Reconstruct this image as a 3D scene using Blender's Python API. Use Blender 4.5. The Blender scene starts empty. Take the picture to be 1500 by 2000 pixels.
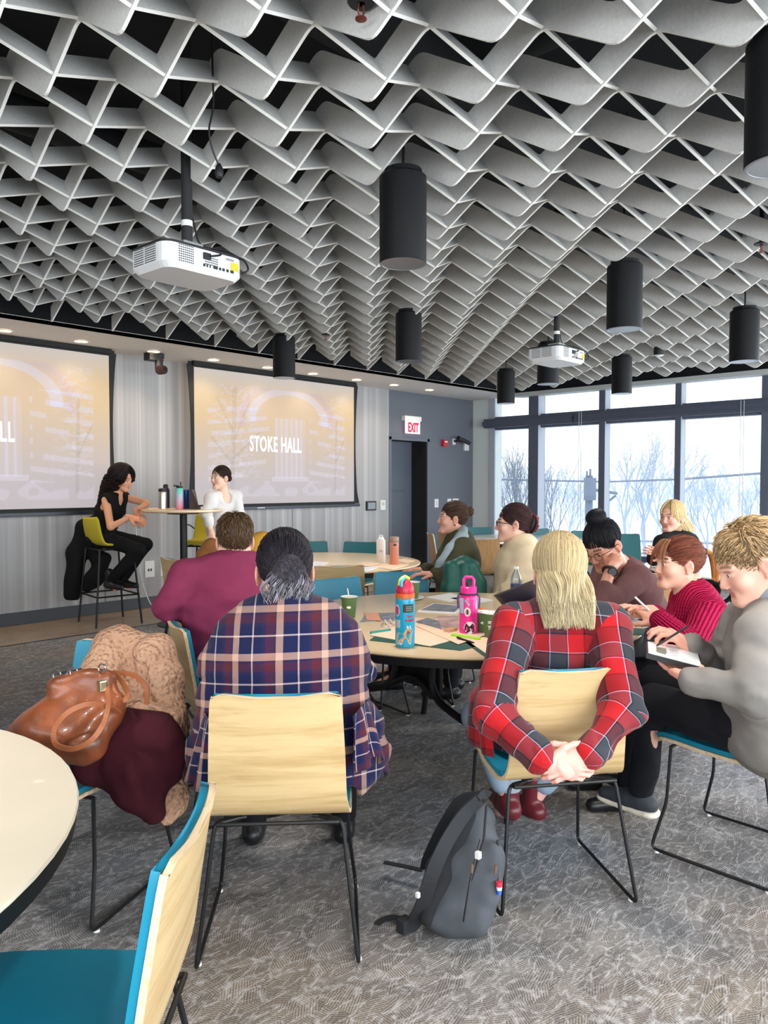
import bpy, bmesh, math, random
import numpy as np
from mathutils import Vector, Matrix
random.seed(7); RNG=np.random.default_rng(7)
scene=bpy.context.scene
# ---------------------------------------------------------------- camera, world, light, exposure
FPX=1487.0; EYE=1.43
PITCH=math.atan(55/FPX); AZ=math.radians(43.3)
cam_d=bpy.data.cameras.new('camera'); cam_o=bpy.data.objects.new('camera',cam_d)
scene.collection.objects.link(cam_o); scene.camera=cam_o
cam_d.sensor_fit='VERTICAL'; cam_d.sensor_height=24.0; cam_d.lens=FPX/2000*24.0
cam_d.clip_start=0.05; cam_d.clip_end=600
cam_o.location=(0,0,EYE); cam_o.rotation_euler=(math.pi/2-PITCH,0,AZ-math.pi/2)
world=bpy.data.worlds.new('overcast'); scene.world=world; world.use_nodes=True
wn=world.node_tree.nodes; bgn=wn['Background']; bgn.inputs[0].default_value=(0.96,0.98,1.0,1); bgn.inputs[1].default_value=1.7
scene.view_settings.view_transform='Standard'; scene.view_settings.look='None'
scene.view_settings.gamma=1.0; scene.view_settings.use_curve_mapping=False
scene.view_settings.exposure=0.28
def area_light(name,loc,rot,sx,sy,power,col,portal=False,spread=None):
    d=bpy.data.lights.new(name,'AREA'); d.shape='RECTANGLE'; d.size=sx; d.size_y=sy; d.energy=power; d.color=col
    if portal: d.cycles.is_portal=True
    if spread: d.spread=spread
    o=bpy.data.objects.new(name,d); scene.collection.objects.link(o); o.location=loc; o.rotation_euler=rot
    return o
# portals in the window openings, the back one added (they only guide the sky light through the glass)
area_light('window_portal',(10.95,1.6,1.6),(0,math.pi/2,0),2.5,11.6,1,(1,1,1),portal=True)
area_light('window_portal',(4.0,-4.4,1.6),(math.pi/2,0,0),13.0,2.5,1,(1,1,1),portal=True)
# added fill lights behind and beside the camera, stronger than the sky
area_light('added_fill_back',(4.0,-4.0,1.7),(math.radians(68),0,0),13.0,2.5,680,(.93,.97,1))
area_light('added_fill_side',(10.55,-.6,1.6),(0,math.radians(72),0),2.4,6.4,300,(.90,.96,1))
area_light('added_fill_left',(-3.1,-.4,1.7),(0,-math.radians(72),0),2.4,7.0,300,(.95,.98,1))  # added fill; the left wall has no window
# ---------------------------------------------------------------- pixel helpers
_v=np.array([math.cos(AZ),math.sin(AZ),0]); _r=np.array([math.sin(AZ),-math.cos(AZ),0])
_f=_v*math.cos(PITCH)-np.array([0,0,math.sin(PITCH)]); _u=_v*math.sin(PITCH)+np.array([0,0,math.cos(PITCH)])
_C=np.array([0,0,EYE])
def ray(px,py): return _f+_r*(px-750)/FPX-_u*(py-1000)/FPX
def W(px,py,d): return _C+ray(px,py)*d            # point at depth d
def onz(px,py,z): q=ray(px,py); return _C+q*((z-EYE)/q[2])
def onX(px,py,X): q=ray(px,py); return _C+q*(X/q[0])
def onY(px,py,Y): q=ray(px,py); return _C+q*(Y/q[1])
# ---------------------------------------------------------------- materials
def lin(c):
    c=c/255.0; return c/12.92 if c<=0.04045 else ((c+0.055)/1.055)**2.4
def rgb(r,g,b): return (lin(r),lin(g),lin(b),1)
MATS={}
class NT:
    def __init__(s,m): s.t=m.node_tree; s.n=s.t.nodes; s.l=s.t.links; s.b=s.n['Principled BSDF']
    def add(s,ty,ins=None,**kw):
        n=s.n.new(ty)
        for k,v in kw.items(): setattr(n,k,v)
        for k,v in (ins or {}).items():
            if hasattr(v,'links'): s.l.new(v,n.inputs[k])
            else: n.inputs[k].default_value=v
        return n
    def math(s,op,a,b=None,c=None):
        n=s.n.new('ShaderNodeMath'); n.operation=op
        for i,v in enumerate((a,b,c)):
            if v is None: continue
            if hasattr(v,'links'): s.l.new(v,n.inputs[i])
            else: n.inputs[i].default_value=v
        return n.outputs[0]
    def mix(s,f,a,b,mode='MIX'):
        n=s.n.new('ShaderNodeMix'); n.data_type='RGBA'; n.blend_type=mode
        for i,v in ((0,f),(6,a),(7,b)):
            if hasattr(v,'links'): s.l.new(v,n.inputs[i])
            else: n.inputs[i].default_value=v
        return n.outputs[2]
    def ramp(s,fac,stops,interp='LINEAR'):
        n=s.n.new('ShaderNodeValToRGB'); cr=n.color_ramp; cr.interpolation=interp
        while len(cr.elements)<len(stops): cr.elements.new(0.5)
        for e,(p,c) in zip(cr.elements,stops): e.position=p; e.color=c if len(c)==4 else (*c,1)
        s.l.new(fac,n.inputs[0]); return n.outputs[0]
    def coord(s,which='Object',scale=(1,1,1),rot=(0,0,0)):
        tc=s.n.new('ShaderNodeTexCoord'); mp=s.n.new('ShaderNodeMapping')
        mp.inputs['Scale'].default_value=scale; mp.inputs['Rotation'].default_value=rot
        s.l.new(tc.outputs[which],mp.inputs[0]); return mp.outputs[0]
    def noise(s,vec,scale=5,detail=3,rough=.5,dist=0):
        n=s.add('ShaderNodeTexNoise',{'Scale':scale,'Detail':detail,'Roughness':rough,'Distortion':dist}); s.l.new(vec,n.inputs['Vector']); return n.outputs['Fac']
    def bump(s,h,strength=.3,dist=.01):
        n=s.add('ShaderNodeBump',{'Strength':strength,'Distance':dist}); s.l.new(h,n.inputs['Height']); s.l.new(n.outputs[0],s.b.inputs['Normal'])
    def col(s,c): s.l.new(c,s.b.inputs['Base Color'])
def mat(name,c=(200,200,200),rough=.5,metal=0,var=0,vs=8,bump=0,bs=60,bd=.004,coat=0,sheen=0,emit=None,es=0,trans=0,ior=1.45,alpha=1,spec=None):
    if name in MATS: return MATS[name]
    m=bpy.data.materials.new(name); m.use_nodes=True; t=NT(m); b=t.b
    b.inputs['Base Color'].default_value=rgb(*c); b.inputs['Roughness'].default_value=rough; b.inputs['Metallic'].default_value=metal
    if spec is not None: b.inputs['Specular IOR Level'].default_value=spec
    if coat: b.inputs['Coat Weight'].default_value=coat
    if sheen: b.inputs['Sheen Weight'].default_value=sheen
    if emit: b.inputs['Emission Color'].default_value=rgb(*emit); b.inputs['Emission Strength'].default_value=es
    if trans: b.inputs['Transmission Weight'].default_value=trans; b.inputs['IOR'].default_value=ior
    if alpha<1: b.inputs['Alpha'].default_value=alpha
    vec=t.coord()
    if var:
        f=t.noise(vec,vs,4); a=rgb(*[min(255,x*(1+var)) for x in c]); d=rgb(*[x*(1-var) for x in c])
        t.col(t.ramp(f,[(.3,d),(.7,a)]))
    if bump: t.bump(t.noise(vec,bs,4,.6),bump,bd)
    MATS[name]=m; return m
def wood(name,c1,c2,axis=0,sc=9,rough=.42):
    m=bpy.data.materials.new(name); m.use_nodes=True; t=NT(m)
    s=[sc*3.2]*3; s[axis]=sc*.22
    v=t.coord('Object',tuple(s)); f=t.noise(v,1.6,6,.62,.35); g=t.noise(v,6,3,.5)
    h=t.math('ADD',t.math('MULTIPLY',f,.75),t.math('MULTIPLY',g,.25))
    t.col(t.ramp(h,[(.33,rgb(*c2)),(.5,rgb(*c1)),(.68,rgb(*[min(255,x*1.04) for x in c1]))])); t.b.inputs['Roughness'].default_value=rough
    t.b.inputs['Coat Weight'].default_value=.15; t.bump(h,.06,.002); MATS[name]=m; return m
def glass_mat():
    m=bpy.data.materials.new('window_glass'); m.use_nodes=True; t=NT(m)
    g=t.add('ShaderNodeBsdfGlossy',{'Roughness':0.02}); tr=t.add('ShaderNodeBsdfTransparent',{'Color':(.95,.98,1,1)})
    mx=t.add('ShaderNodeMixShader',{0:.05}); t.l.new(tr.outputs[0],mx.inputs[1]); t.l.new(g.outputs[0],mx.inputs[2])
    t.l.new(mx.outputs[0],t.n['Material Output'].inputs[0]); MATS['window_glass']=m; return m
M_black=mat('black_metal',(28,29,31),.45,.3)
M_dark=mat('black_plastic',(24,25,27),.5)
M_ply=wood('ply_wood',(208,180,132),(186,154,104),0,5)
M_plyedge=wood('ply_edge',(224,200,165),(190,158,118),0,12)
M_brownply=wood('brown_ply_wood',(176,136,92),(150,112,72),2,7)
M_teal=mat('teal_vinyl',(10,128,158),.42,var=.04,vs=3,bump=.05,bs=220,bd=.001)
M_greenteal=mat('green_teal_vinyl',(22,98,104),.5)
M_yellow=mat('mustard_fabric',(186,172,40),.8,bump=.1,bs=300)
M_table=mat('table_laminate',(232,220,198),.30,var=.015,vs=3,coat=.2)
M_tabletan=mat('tan_table_laminate',(222,196,156),.30,var=.02,vs=3,coat=.2)
M_white=mat('white_plastic',(232,233,232),.4)
M_chrome=mat('chrome',(210,210,212),.15,1)
# ---------------------------------------------------------------- mesh helpers
COL=scene.collection
def link(o,parent=None):
    COL.objects.link(o)
    if parent is not None: o.parent=parent
    return o
def meshobj(name,verts,faces,m,parent=None,smooth=False,loc=None,rz=None):
    me=bpy.data.meshes.new(name); me.from_pydata([tuple(map(float,v)) for v in verts],[],faces); me.update()
    if m is not None:
        for mm in (m if isinstance(m,(list,tuple)) else [m]): me.materials.append(mm)
    o=bpy.data.objects.new(name,me); link(o,parent)
    if smooth: me.shade_smooth()
    if loc is not None: o.location=loc
    if rz is not None: o.rotation_euler=(0,0,rz)
    return o
class MB:
    """collects simple solids, builds one mesh"""
    def __init__(s): s.v=[]; s.f=[]; s.mi=[]; s.cur=0
    def add(s,vs,fs):
        k=len(s.v); s.v+= [tuple(map(float,v)) for v in vs]; s.f+=[[i+k for i in f] for f in fs]; s.mi+=[s.cur]*len(fs); return s
    def box(s,lo,hi,bev=0,M=None):
        lo=np.array(lo,float); hi=np.array(hi,float)
        if bev>0:
            bm=bmesh.new(); bmesh.ops.create_cube(bm,size=1)
            for v in bm.verts: v.co=Vector([(lo[i]+hi[i])/2+v.co[i]*(hi[i]-lo[i]) for i in range(3)])
            bmesh.ops.bevel(bm,geom=list(bm.edges)+list(bm.verts),offset=bev,segments=2,profile=.6,affect='EDGES')
            vs=[v.co.copy() for v in bm.verts]; bm.verts.index_update(); fs=[[v.index for v in f.verts] for f in bm.faces]; bm.free()
        else:
            vs=[Vector((x,y,z)) for x in (lo[0],hi[0]) for y in (lo[1],hi[1]) for z in (lo[2],hi[2])]
            fs=[[0,1,3,2],[4,6,7,5],[0,4,5,1],[2,3,7,6],[0,2,6,4],[1,5,7,3]]
        if M is not None: vs=[M@Vector(v) for v in vs]
        return s.add(vs,fs)
    def tube(s,pts,r,n=8,closed=False,caps=True):
        P=[np.array(p,float) for p in pts]; m=len(P); R=r if hasattr(r,'__len__') else [r]*m
        vs=[];up=None
        for i,p in enumerate(P):
            if closed: t=P[(i+1)%m]-P[i-1]
            else: t=P[min(i+1,m-1)]-P[max(i-1,0)]
            t=t/(np.linalg.norm(t)+1e-9)
            if up is None:
                a=np.array([0,0,1.]) if abs(t[2])<.9 else np.array([1.,0,0]); up=np.cross(t,a); up/=np.linalg.norm(up)
            else:
                up=up-t*(up@t); up/=np.linalg.norm(up)+1e-9
            w=np.cross(t,up)
            for k in range(n):
                a=2*math.pi*k/n; vs.append(p+(up*math.cos(a)+w*math.sin(a))*R[i])
        fs=[]
        rng=m if closed else m-1
        for i in range(rng):
            j=(i+1)%m
            for k in range(n): fs.append([i*n+k,i*n+(k+1)%n,j*n+(k+1)%n,j*n+k])
        if caps and not closed: fs.append(list(range(n))[::-1]); fs.append([(m-1)*n+k for k in range(n)])
        return s.add(vs,fs)
    def lathe(s,prof,n=32,c=(0,0,0),M=None):
        vs=[];fs=[]
        for (r,z) in prof:
            for k in range(n):
                a=2*math.pi*k/n; vs.append((c[0]+r*math.cos(a),c[1]+r*math.sin(a),c[2]+z))
        for i in range(len(prof)-1):
            for k in range(n): fs.append([i*n+k,i*n+(k+1)%n,(i+1)*n+(k+1)%n,(i+1)*n+k])
        if prof[0][0]>1e-6: fs.append(list(range(n))[::-1])
        if prof[-1][0]>1e-6: fs.append([(len(prof)-1)*n+k for k in range(n)])
        if M is not None: vs=[M@Vector(v) for v in vs]
        return s.add(vs,fs)
    def prism(s,poly,z0,z1,M=None):
        n=len(poly); vs=[(x,y,z0) for x,y in poly]+[(x,y,z1) for x,y in poly]
        fs=[list(range(n))[::-1],list(range(n,2*n))]+[[i,(i+1)%n,(i+1)%n+n,i+n] for i in range(n)]
        if M is not None: vs=[M@Vector(v) for v in vs]
        return s.add(vs,fs)
    def build(s,name,m,parent=None,smooth=False,loc=None,rz=None):
        o=meshobj(name,s.v,s.f,m,parent,False,loc,rz)
        if isinstance(m,(list,tuple)): o.data.polygons.foreach_set('material_index',s.mi)
        if smooth:
            o.data.shade_smooth()
            try: o.data.set_sharp_from_angle(angle=math.radians(38))
            except Exception: pass
        return o
def arc(pts,r,n=4):
    """polyline with rounded corners"""
    P=[np.array(p,float) for p in pts]; out=[P[0]]
    for i in range(1,len(P)-1):
        a=P[i-1]-P[i]; b=P[i+1]-P[i]; la=np.linalg.norm(a); lb=np.linalg.norm(b)
        q=min(r,la*.45,lb*.45); s=P[i]+a/la*q; e=P[i]+b/lb*q
        for k in range(n+1):
            t=k/n; out.append((1-t)**2*s+2*t*(1-t)*P[i]+t*t*e)
    out.append(P[-1]); return out
def tag(o,label,cat,group=None,kind=None):
    if label: o['label']=label
    if cat: o['category']=cat
    if group: o['group']=group
    if kind: o['kind']=kind
    return o
def thing(name,label,cat,loc=(0,0,0),rz=0,group=None):
    o=bpy.data.objects.new(name,None); COL.objects.link(o); o.location=loc; o.rotation_euler=(0,0,rz); o.empty_display_size=.1
    return tag(o,label,cat,group)
def struct(o): o['kind']='structure'; return o
def dup(root,loc,rz,label,group=None):
    r=root.copy(); COL.objects.link(r); r.location=loc; r.rotation_euler=(0,0,rz); r['label']=label
    if group: r['group']=group
    for ch in list(root.children):
        c=ch.copy(); COL.objects.link(c); c.parent=r
        for g in list(ch.children):
            d=g.copy(); COL.objects.link(d); d.parent=c
    return r
def textmesh(name,body,size,m,parent,M,sx=1.0,bold=0.0,ext=.001,align='LEFT',spacing=1.0):
    cu=bpy.data.curves.new(name,'FONT'); cu.body=body; cu.size=size; cu.extrude=ext; cu.offset=bold; cu.align_x=align; cu.space_character=spacing; cu.resolution_u=3
    tmp=bpy.data.objects.new('tmp',cu); COL.objects.link(tmp); bpy.context.view_layer.update()
    me=bpy.data.meshes.new_from_object(tmp.evaluated_get(bpy.context.evaluated_depsgraph_get()))
    bpy.data.objects.remove(tmp); me.name=name; me.materials.clear(); me.materials.append(m)
    me.transform(Matrix.Diagonal((sx,1,1,1))); me.transform(M)
    o=bpy.data.objects.new(name,me); link(o,parent); return o
def basis(ox,xa,ya,za):
    """matrix with columns = axes"""
    return Matrix(((xa[0],ya[0],za[0],ox[0]),(xa[1],ya[1],za[1],ox[1]),(xa[2],ya[2],za[2],ox[2]),(0,0,0,1)))
def rect(a,u,v,name,m,parent=None): # single quad from corner a with edges u,v
    a=np.array(a,float);u=np.array(u,float);v=np.array(v,float)
    return meshobj(name,[a,a+u,a+u+v,a+v],[[0,1,2,3]],m,parent)
# ================================================================ STRUCTURE
XL,XR,YB,YF,ZC=-3.2,10.75,-4.2,8.0,2.875
# carpet: dark ribbed ground with pale leaf-vein marks
m=bpy.data.materials.new('carpet'); m.use_nodes=True; t=NT(m)
v=t.coord('Object'); nz=t.add('ShaderNodeTexNoise',{'Scale':7,'Detail':3}); t.l.new(v,nz.inputs['Vector'])
warp=t.add('ShaderNodeVectorMath',operation='MULTIPLY_ADD'); t.l.new(nz.outputs['Color'],warp.inputs[0]); warp.inputs[1].default_value=(.05,.05,0); t.l.new(v,warp.inputs[2])
def veins(scale,rot,width,sq):
    mp=t.add('ShaderNodeMapping',{'Scale':(1,sq,1),'Rotation':(0,0,rot)}); t.l.new(warp.outputs[0],mp.inputs[0])
    vo=t.add('ShaderNodeTexVoronoi',{'Scale':scale}); vo.feature='DISTANCE_TO_EDGE'; t.l.new(mp.outputs[0],vo.inputs['Vector'])
    return t.ramp(vo.outputs['Distance'],[(0,(1,1,1)),(width,(.55,.55,.55)),(width*2.4,(0,0,0))])
va=veins(7,.5,.035,2.6); vb=veins(12,1.75,.045,2.4); 
vv=t.math('MAXIMUM',va,t.math('MULTIPLY',vb,.7))
grain=t.noise(t.coord('Object',(1,1,1)),210,2,.7)
mp=t.add('ShaderNodeMapping',{'Scale':(1,1.9,1),'Rotation':(0,0,.9)}); t.l.new(warp.outputs[0],mp.inputs[0])
vc=t.add('ShaderNodeTexVoronoi',{'Scale':11}); t.l.new(mp.outputs[0],vc.inputs['Vector']); sc=t.add('ShaderNodeSeparateColor'); t.l.new(vc.outputs['Color'],sc.inputs[0])
sx=t.add('ShaderNodeSeparateXYZ'); t.l.new(v,sx.inputs[0]); ang=t.math('MULTIPLY',sc.outputs[0],3.14)
u_=t.math('ADD',t.math('MULTIPLY',sx.outputs[0],t.math('COSINE',ang)),t.math('MULTIPLY',sx.outputs[1],t.math('SINE',ang)))
hatch=t.math('MULTIPLY_ADD',t.math('SINE',t.math('MULTIPLY',u_,820)),.5,.5)
g2=t.noise(v,34,3,.7)
brk=t.ramp(g2,[(.42,(0,0,0)),(.60,(1,1,1))])
mask=t.math('MULTIPLY',vv,brk)
base=t.ramp(t.math('ADD',t.math('MULTIPLY',grain,.63),t.math('ADD',t.math('MULTIPLY',hatch,.24),t.math('MULTIPLY',sc.outputs[1],.13))),[(.25,rgb(78,77,78)),(.5,rgb(124,123,124)),(.75,rgb(178,176,175))])
tint=t.ramp(t.noise(v,.9,2),[(.35,rgb(255,240,222)),(.65,rgb(228,240,252))])
base=t.mix(1.0,base,tint,'MULTIPLY')
t.col(t.mix(t.math('MULTIPLY',mask,.7),base,rgb(196,195,196))); t.b.inputs['Roughness'].default_value=.95; t.b.inputs['Specular IOR Level'].default_value=.15
t.bump(t.math('ADD',grain,t.math('MULTIPLY',vv,.5)),.5,.004); M_carpet=m
m=bpy.data.materials.new('polished_concrete'); m.use_nodes=True; t=NT(m); v=t.coord('Object')
t.col(t.ramp(t.math('ADD',t.math('MULTIPLY',t.noise(v,1.6,6,.65,.4),.7),t.math('MULTIPLY',t.noise(v,40,2),.3)),[(.3,rgb(136,118,98)),(.5,rgb(158,139,117)),(.7,rgb(172,154,132))])); t.b.inputs['Roughness'].default_value=.22; M_conc=m
# striped wall covering
m=bpy.data.materials.new('striped_wallcovering'); m.use_nodes=True; t=NT(m); tc=t.n.new('ShaderNodeTexCoord'); sp=t.add('ShaderNodeSeparateXYZ'); t.l.new(tc.outputs['Object'],sp.inputs[0])
def cells(w,seed):
    fl=t.math('FLOOR',t.math('DIVIDE',t.math('ADD',sp.outputs[0],seed),w)); wnz=t.add('ShaderNodeTexWhiteNoise'); wnz.noise_dimensions='1D'; t.l.new(fl,wnz.inputs['W']); return wnz.outputs['Value']
fr=t.math('FRACT',t.math('DIVIDE',sp.outputs[0],.26))
thin=t.ramp(fr,[(0,(.98,.98,.98)),(.10,(.62,.62,.62)),(.28,(.30,.30,.30)),(.42,(.52,.52,.52)),(.58,(.38,.38,.38)),(.72,(.24,.24,.24)),(.9,(.5,.5,.5))],'CONSTANT')
s=t.math('ADD',t.math('MULTIPLY',thin,.55),t.math('ADD',t.math('MULTIPLY',cells(.087,.03),.25),t.math('MULTIPLY',cells(.031,1.7),.12)))
mp=t.coord('Object',(60,1,1.2)); s=t.math('ADD',s,t.math('MULTIPLY',t.noise(mp,3,3),.08))
t.col(t.ramp(s,[(.15,rgb(158,158,159)),(.45,rgb(174,174,175)),(.85,rgb(200,200,200))])); t.b.inputs['Roughness'].default_value=.75; M_stripe=m
M_wallgray=mat('grey_wall_paint',(104,110,120),.6,bump=.03,bs=300)
M_base=mat('dark_rubber_base',(74,78,84),.5)
M_soffit=mat('white_soffit_paint',(222,218,212),.8)
M_fascia=mat('black_plenum_paint',(20,23,27),.9)
M_frame=mat('grey_window_frame',(92,100,116),.45,.2)
M_frlight=mat('pale_jamb_lit_side',(176,184,196),.5)  # pale jamb tone; on the mullion sides it paints in daylight
M_pale=mat('pale_wall_paint',(214,222,220),.7)
M_shade=mat('roller_shade_box',(84,92,108),.5,.2)
floor=MB().box((XL,YB,-.12),(XR+.15,7.0,0)).build('floor',M_carpet); struct(floor)
fl2=MB().box((XL,7.0,-.12),(XR+.15,YF+.15,-.001)).build('floor',M_conc,floor)
MB().box((XL,6.988,-.002),(XR,7.004,.004)).build('carpet_edge_strip',M_black,floor)
wf=MB().box((XL,YF,0),(8.585,YF+.15,3.9)).build('wall_front',M_stripe); struct(wf)
for x in (3.99,6.673): MB().box((x-.004,YF-.0015,.1),(x+.004,YF+.01,2.87)).build('panel_seam',M_base,wf)
MB().box((8.577,YF-.006,0.1),(8.59,YF+.01,ZC)).build('corner_trim',mat('trim_grey',(190,190,188),.5),wf)
# painted part of the front wall with the recessed door
DX0,DX1,DZ=8.64,9.50,2.11
wr=MB().box((DX1,YF,0),(XR-.0,YF+.15,3.9)).box((8.585,YF,0),(DX0,YF+.15,3.9)).box((DX0,YF,DZ),(DX1,YF+.15,3.9)).build('wall_front_grey',M_wallgray); struct(wr)
dr=thing('door_1','grey flush exit door recessed beneath the exit sign','door',(DX0,YF,0)); dr['kind']='structure'
del dr['category']
M_door=mat('door_grey',(96,104,118),.45)
MB().box((0,.30,0),(DX1-DX0,.345,DZ)).build('door_leaf',M_door,dr)
MB().box((-.05,-.02,0),(0,.30,DZ+.05),.003).box((DX1-DX0,-.02,0),(DX1-DX0+.05,.30,DZ+.05),.003).box((-.05,-.02,DZ),(DX1-DX0+.05,.30,DZ+.05),.003).build('door_frame',M_wallgray,dr)
MB().box((DX1-DX0-.03,-.015,0),(DX1-DX0-.001,.30,DZ)).build('door_side_black_strip',M_fascia,dr)  # solid black strip on the right side of the door recess
MB().box((.03,.285,.78),(.10,.302,1.20),.004).build('door_push_plate',M_base,dr)
textmesh('door_lettering','EMERGENCY EXIT ONLY',.05,mat('faded_letter',(84,90,102),.6),dr,basis((.05,.298,1.30),(1,0,0),(0,0,1),(0,-1,0)),1.15,0,.0005)
struct(MB().box((XL,YF+.35,0),(XR,YF+.4,3.9)).build('wall_front_outer',M_fascia))
b=MB().box((XL,YF-.015,0),(8.59,YF,.125)).build('baseboard_front',M_base); struct(b)
b=MB().box((9.55,YF-.015,0),(XR,YF,.125)).build('baseboard_front_right',M_base); struct(b)
# soffit above the front wall, black fascia behind it
so=MB().box((XL,7.0,ZC),(XR,YF,ZC+.04)).build('ceiling_soffit',M_soffit); struct(so)
MB().box((XL,7.0,ZC-.0),(10.55,7.012,ZC+.035)).build('soffit_nosing',M_soffit,so)
fa=MB().box((XL,7.02,ZC+.04),(XR,7.06,3.9)).build('wall_fascia_front',M_fascia); struct(fa)
fa=MB().box((10.56,YB,ZC+.03),(10.6,7.02,3.9)).build('wall_fascia_window',M_fascia); struct(fa)
st=MB().box((10.52,YB,ZC-.03),(XR+.02,7.0,ZC+.03)).build('trim_window_head',mat('pale_head_trim',(206,212,210),.6)); struct(st)
ce=MB().box((XL-.1,YB-.1,3.9),(XR+.2,YF+.4,4.0)).build('ceiling',M_fascia); struct(ce)
# dark pipes and ducts in the plenum
pl=thing('plenum_duct','black painted ducts and pipes in the plenum above the baffles','duct',(0,0,3.6))
for (a,b_,r) in (((-2,2.6,0),(10,2.6,0),.16),((-2,4.9,.1),(10,4.9,.1),.11),((3.4,-4,.05),(3.4,6.8,.05),.05),((6.2,-4,.05),(6.2,6.8,.05),.035),((1.2,-4,.12),(1.2,6.8,.12),.03)):
    MB().tube([a,b_],r,10).build('pipe',mat('plenum_grey',(40,43,47),.8),pl,True)
# side and back of the room behind the camera
wl=MB().box((XL-.15,YB,0),(XL,YF,3.9)).build('wall_left',mat('wall_light_grey',(196,196,194),.7)); struct(wl)
# ---- window walls
M_glass=glass_mat()
def window_wall_X(edges):
    """mullions along X=XR ; edges list of (y0,y1,depth,kind)"""
    k=0
    sill=MB().box((XR,YB,0),(XR+.18,7.52,.32)).box((XR,YB,ZC),(XR+.18,7.52,3.9)).box((XR,7.52,0),(XR+.18,YF+.15,3.9)).build('wall_window',M_pale); struct(sill)
    MB().box((XR-.03,7.52,0),(XR,7.63,ZC)).build('window_jamb',M_frlight,sill)
    fr=bpy.data.objects.new('window_1',None); COL.objects.link(fr); struct(fr); fr.location=(XR,0,0)
    for (y0,y1,d) in edges:
        MB().box((-d,y0,.3),(.12,y1,ZC),.004).build('mullion',M_frame,fr)
        MB().box((-d+.004,y0-.004,.3),(.10,y0+.001,ZC-.01)).build('mullion_lit_side',M_frlight,fr)  # pale sheet, window light painted on the side of the mullion
    MB().box((-.03,YB,2.34),(.10,7.52,2.56),.004).box((-.02,YB,.28),(.10,7.52,.36)).build('transom',M_frame,fr)
    ys=[7.52]+[y for e in edges for y in (e[1],e[0])]+[YB]
    for i in range(0,len(ys)-1,2):
        a,b=ys[i],ys[i+1]
        for z0,z1 in ((.36,2.34),(2.56,ZC-.01)):
            MB().box((.05,b,z0),(.062,a,z1)).build('pane',M_glass,fr)
    return fr
w1=window_wall_X([(6.63,6.81,.10),(5.49,5.59,.06),(4.335,4.42,.06),(3.17,3.275,.06),(2.02,2.12,.06),(.9,1.0,.06),(-.3,-.2,.06),(-1.5,-1.4,.06),(-2.7,-2.6,.06)])
w2=bpy.data.objects.new('window_added_back',None); COL.objects.link(w2); struct(w2); w2.location=(0,YB,0)  # glazing added behind the camera to let light in
wb=MB().box((XL,YB-.18,0),(XR,YB,.32)).box((XL,YB-.18,ZC),(XR,YB,3.9)).build('wall_back',M_pale); struct(wb)
xs=[XL+.05+i*1.38 for i in range(11)]
for x in xs: MB().box((x-.05,-.12,.3),(x+.05,.06,ZC),.004).build('mullion',M_frame,w2)
MB().box((XL,-.1,2.34),(XR,.03,2.5),.004).build('transom',M_frame,w2)
for a,b in zip(xs[:-1],xs[1:]): MB().box((a+.05,-.06,.32),(b-.05,-.05,ZC)).build('pane',M_glass,w2)
# roller shade boxes along the transom, cords
sh=thing('roller_shade_box','long grey roller shade casing along the window transom','shade',(10.64,0,2.45))
MB().box((-.02,6.0,-.075),(.07,7.68,.075),.006).box((-.035,6.0,-.045),(-.01,7.70,.035)).build('casing',M_shade,sh)
MB().box((-.02,-3.9,-.075),(.07,5.98,.075),.006).box((-.035,-3.9,-.04),(-.015,5.98,-.028)).box((-.035,-3.9,.03),(-.015,5.98,.042)).build('casing',M_shade,sh)
for y in (5.87,5.83,3.50,3.46): MB().tube([(-.045,y,.08),(-.045,y,-2.0)],.004,5).build('cord',mat('pale_cord',(205,210,214),.5),sh)
# ---- recessed soffit downlights
M_lens=mat('downlight_lens',(255,240,220),.4,emit=(255,225,185),es=5)
warm=(1.0,.74,.50)
for i,(x) in enumerate((2.0,2.805,3.547,4.358,5.124,5.915,6.66,7.462,8.228,9.034)):
    nm=('first','second','third','fourth','fifth','sixth','seventh','eighth','ninth','tenth')[i]
    dl=thing('recessed_downlight',['round recessed soffit downlight off frame left of the first screen','recessed soffit downlight above the word on the left screen','recessed soffit downlight over the right half of the left screen','recessed soffit downlight just above the small black ceiling camera','recessed soffit downlight above the left end of the right screen','recessed soffit downlight just left of the pendant before the right screen','recessed soffit downlight just right of the pendant before the right screen','recessed soffit downlight over the right end of the right screen','recessed soffit downlight above the exit sign','rightmost recessed soffit downlight, near the window corner'][i],'light',(x,7.555,ZC-.004),0,'recessed downlights in the white soffit')
    MB().lathe([(.085,0),(.085,-.004),(.066,-.006),(.062,.0)],24).build('ring',M_white,dl,True)
    MB().lathe([(.0,.0),(.062,.0),(.062,.002),(0,.002)],24).build('lens',M_lens,dl)
    d=bpy.data.lights.new('downlight','SPOT'); d.energy=(20 if x<8 else 12); d.spot_size=math.radians(125); d.spot_blend=.9; d.color=warm if x<8 else (1,.85,.7); d.shadow_soft_size=.06
    lo=bpy.data.objects.new('downlight_lamp',d); link(lo,dl); lo.location=(0,0,-.03)
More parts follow.
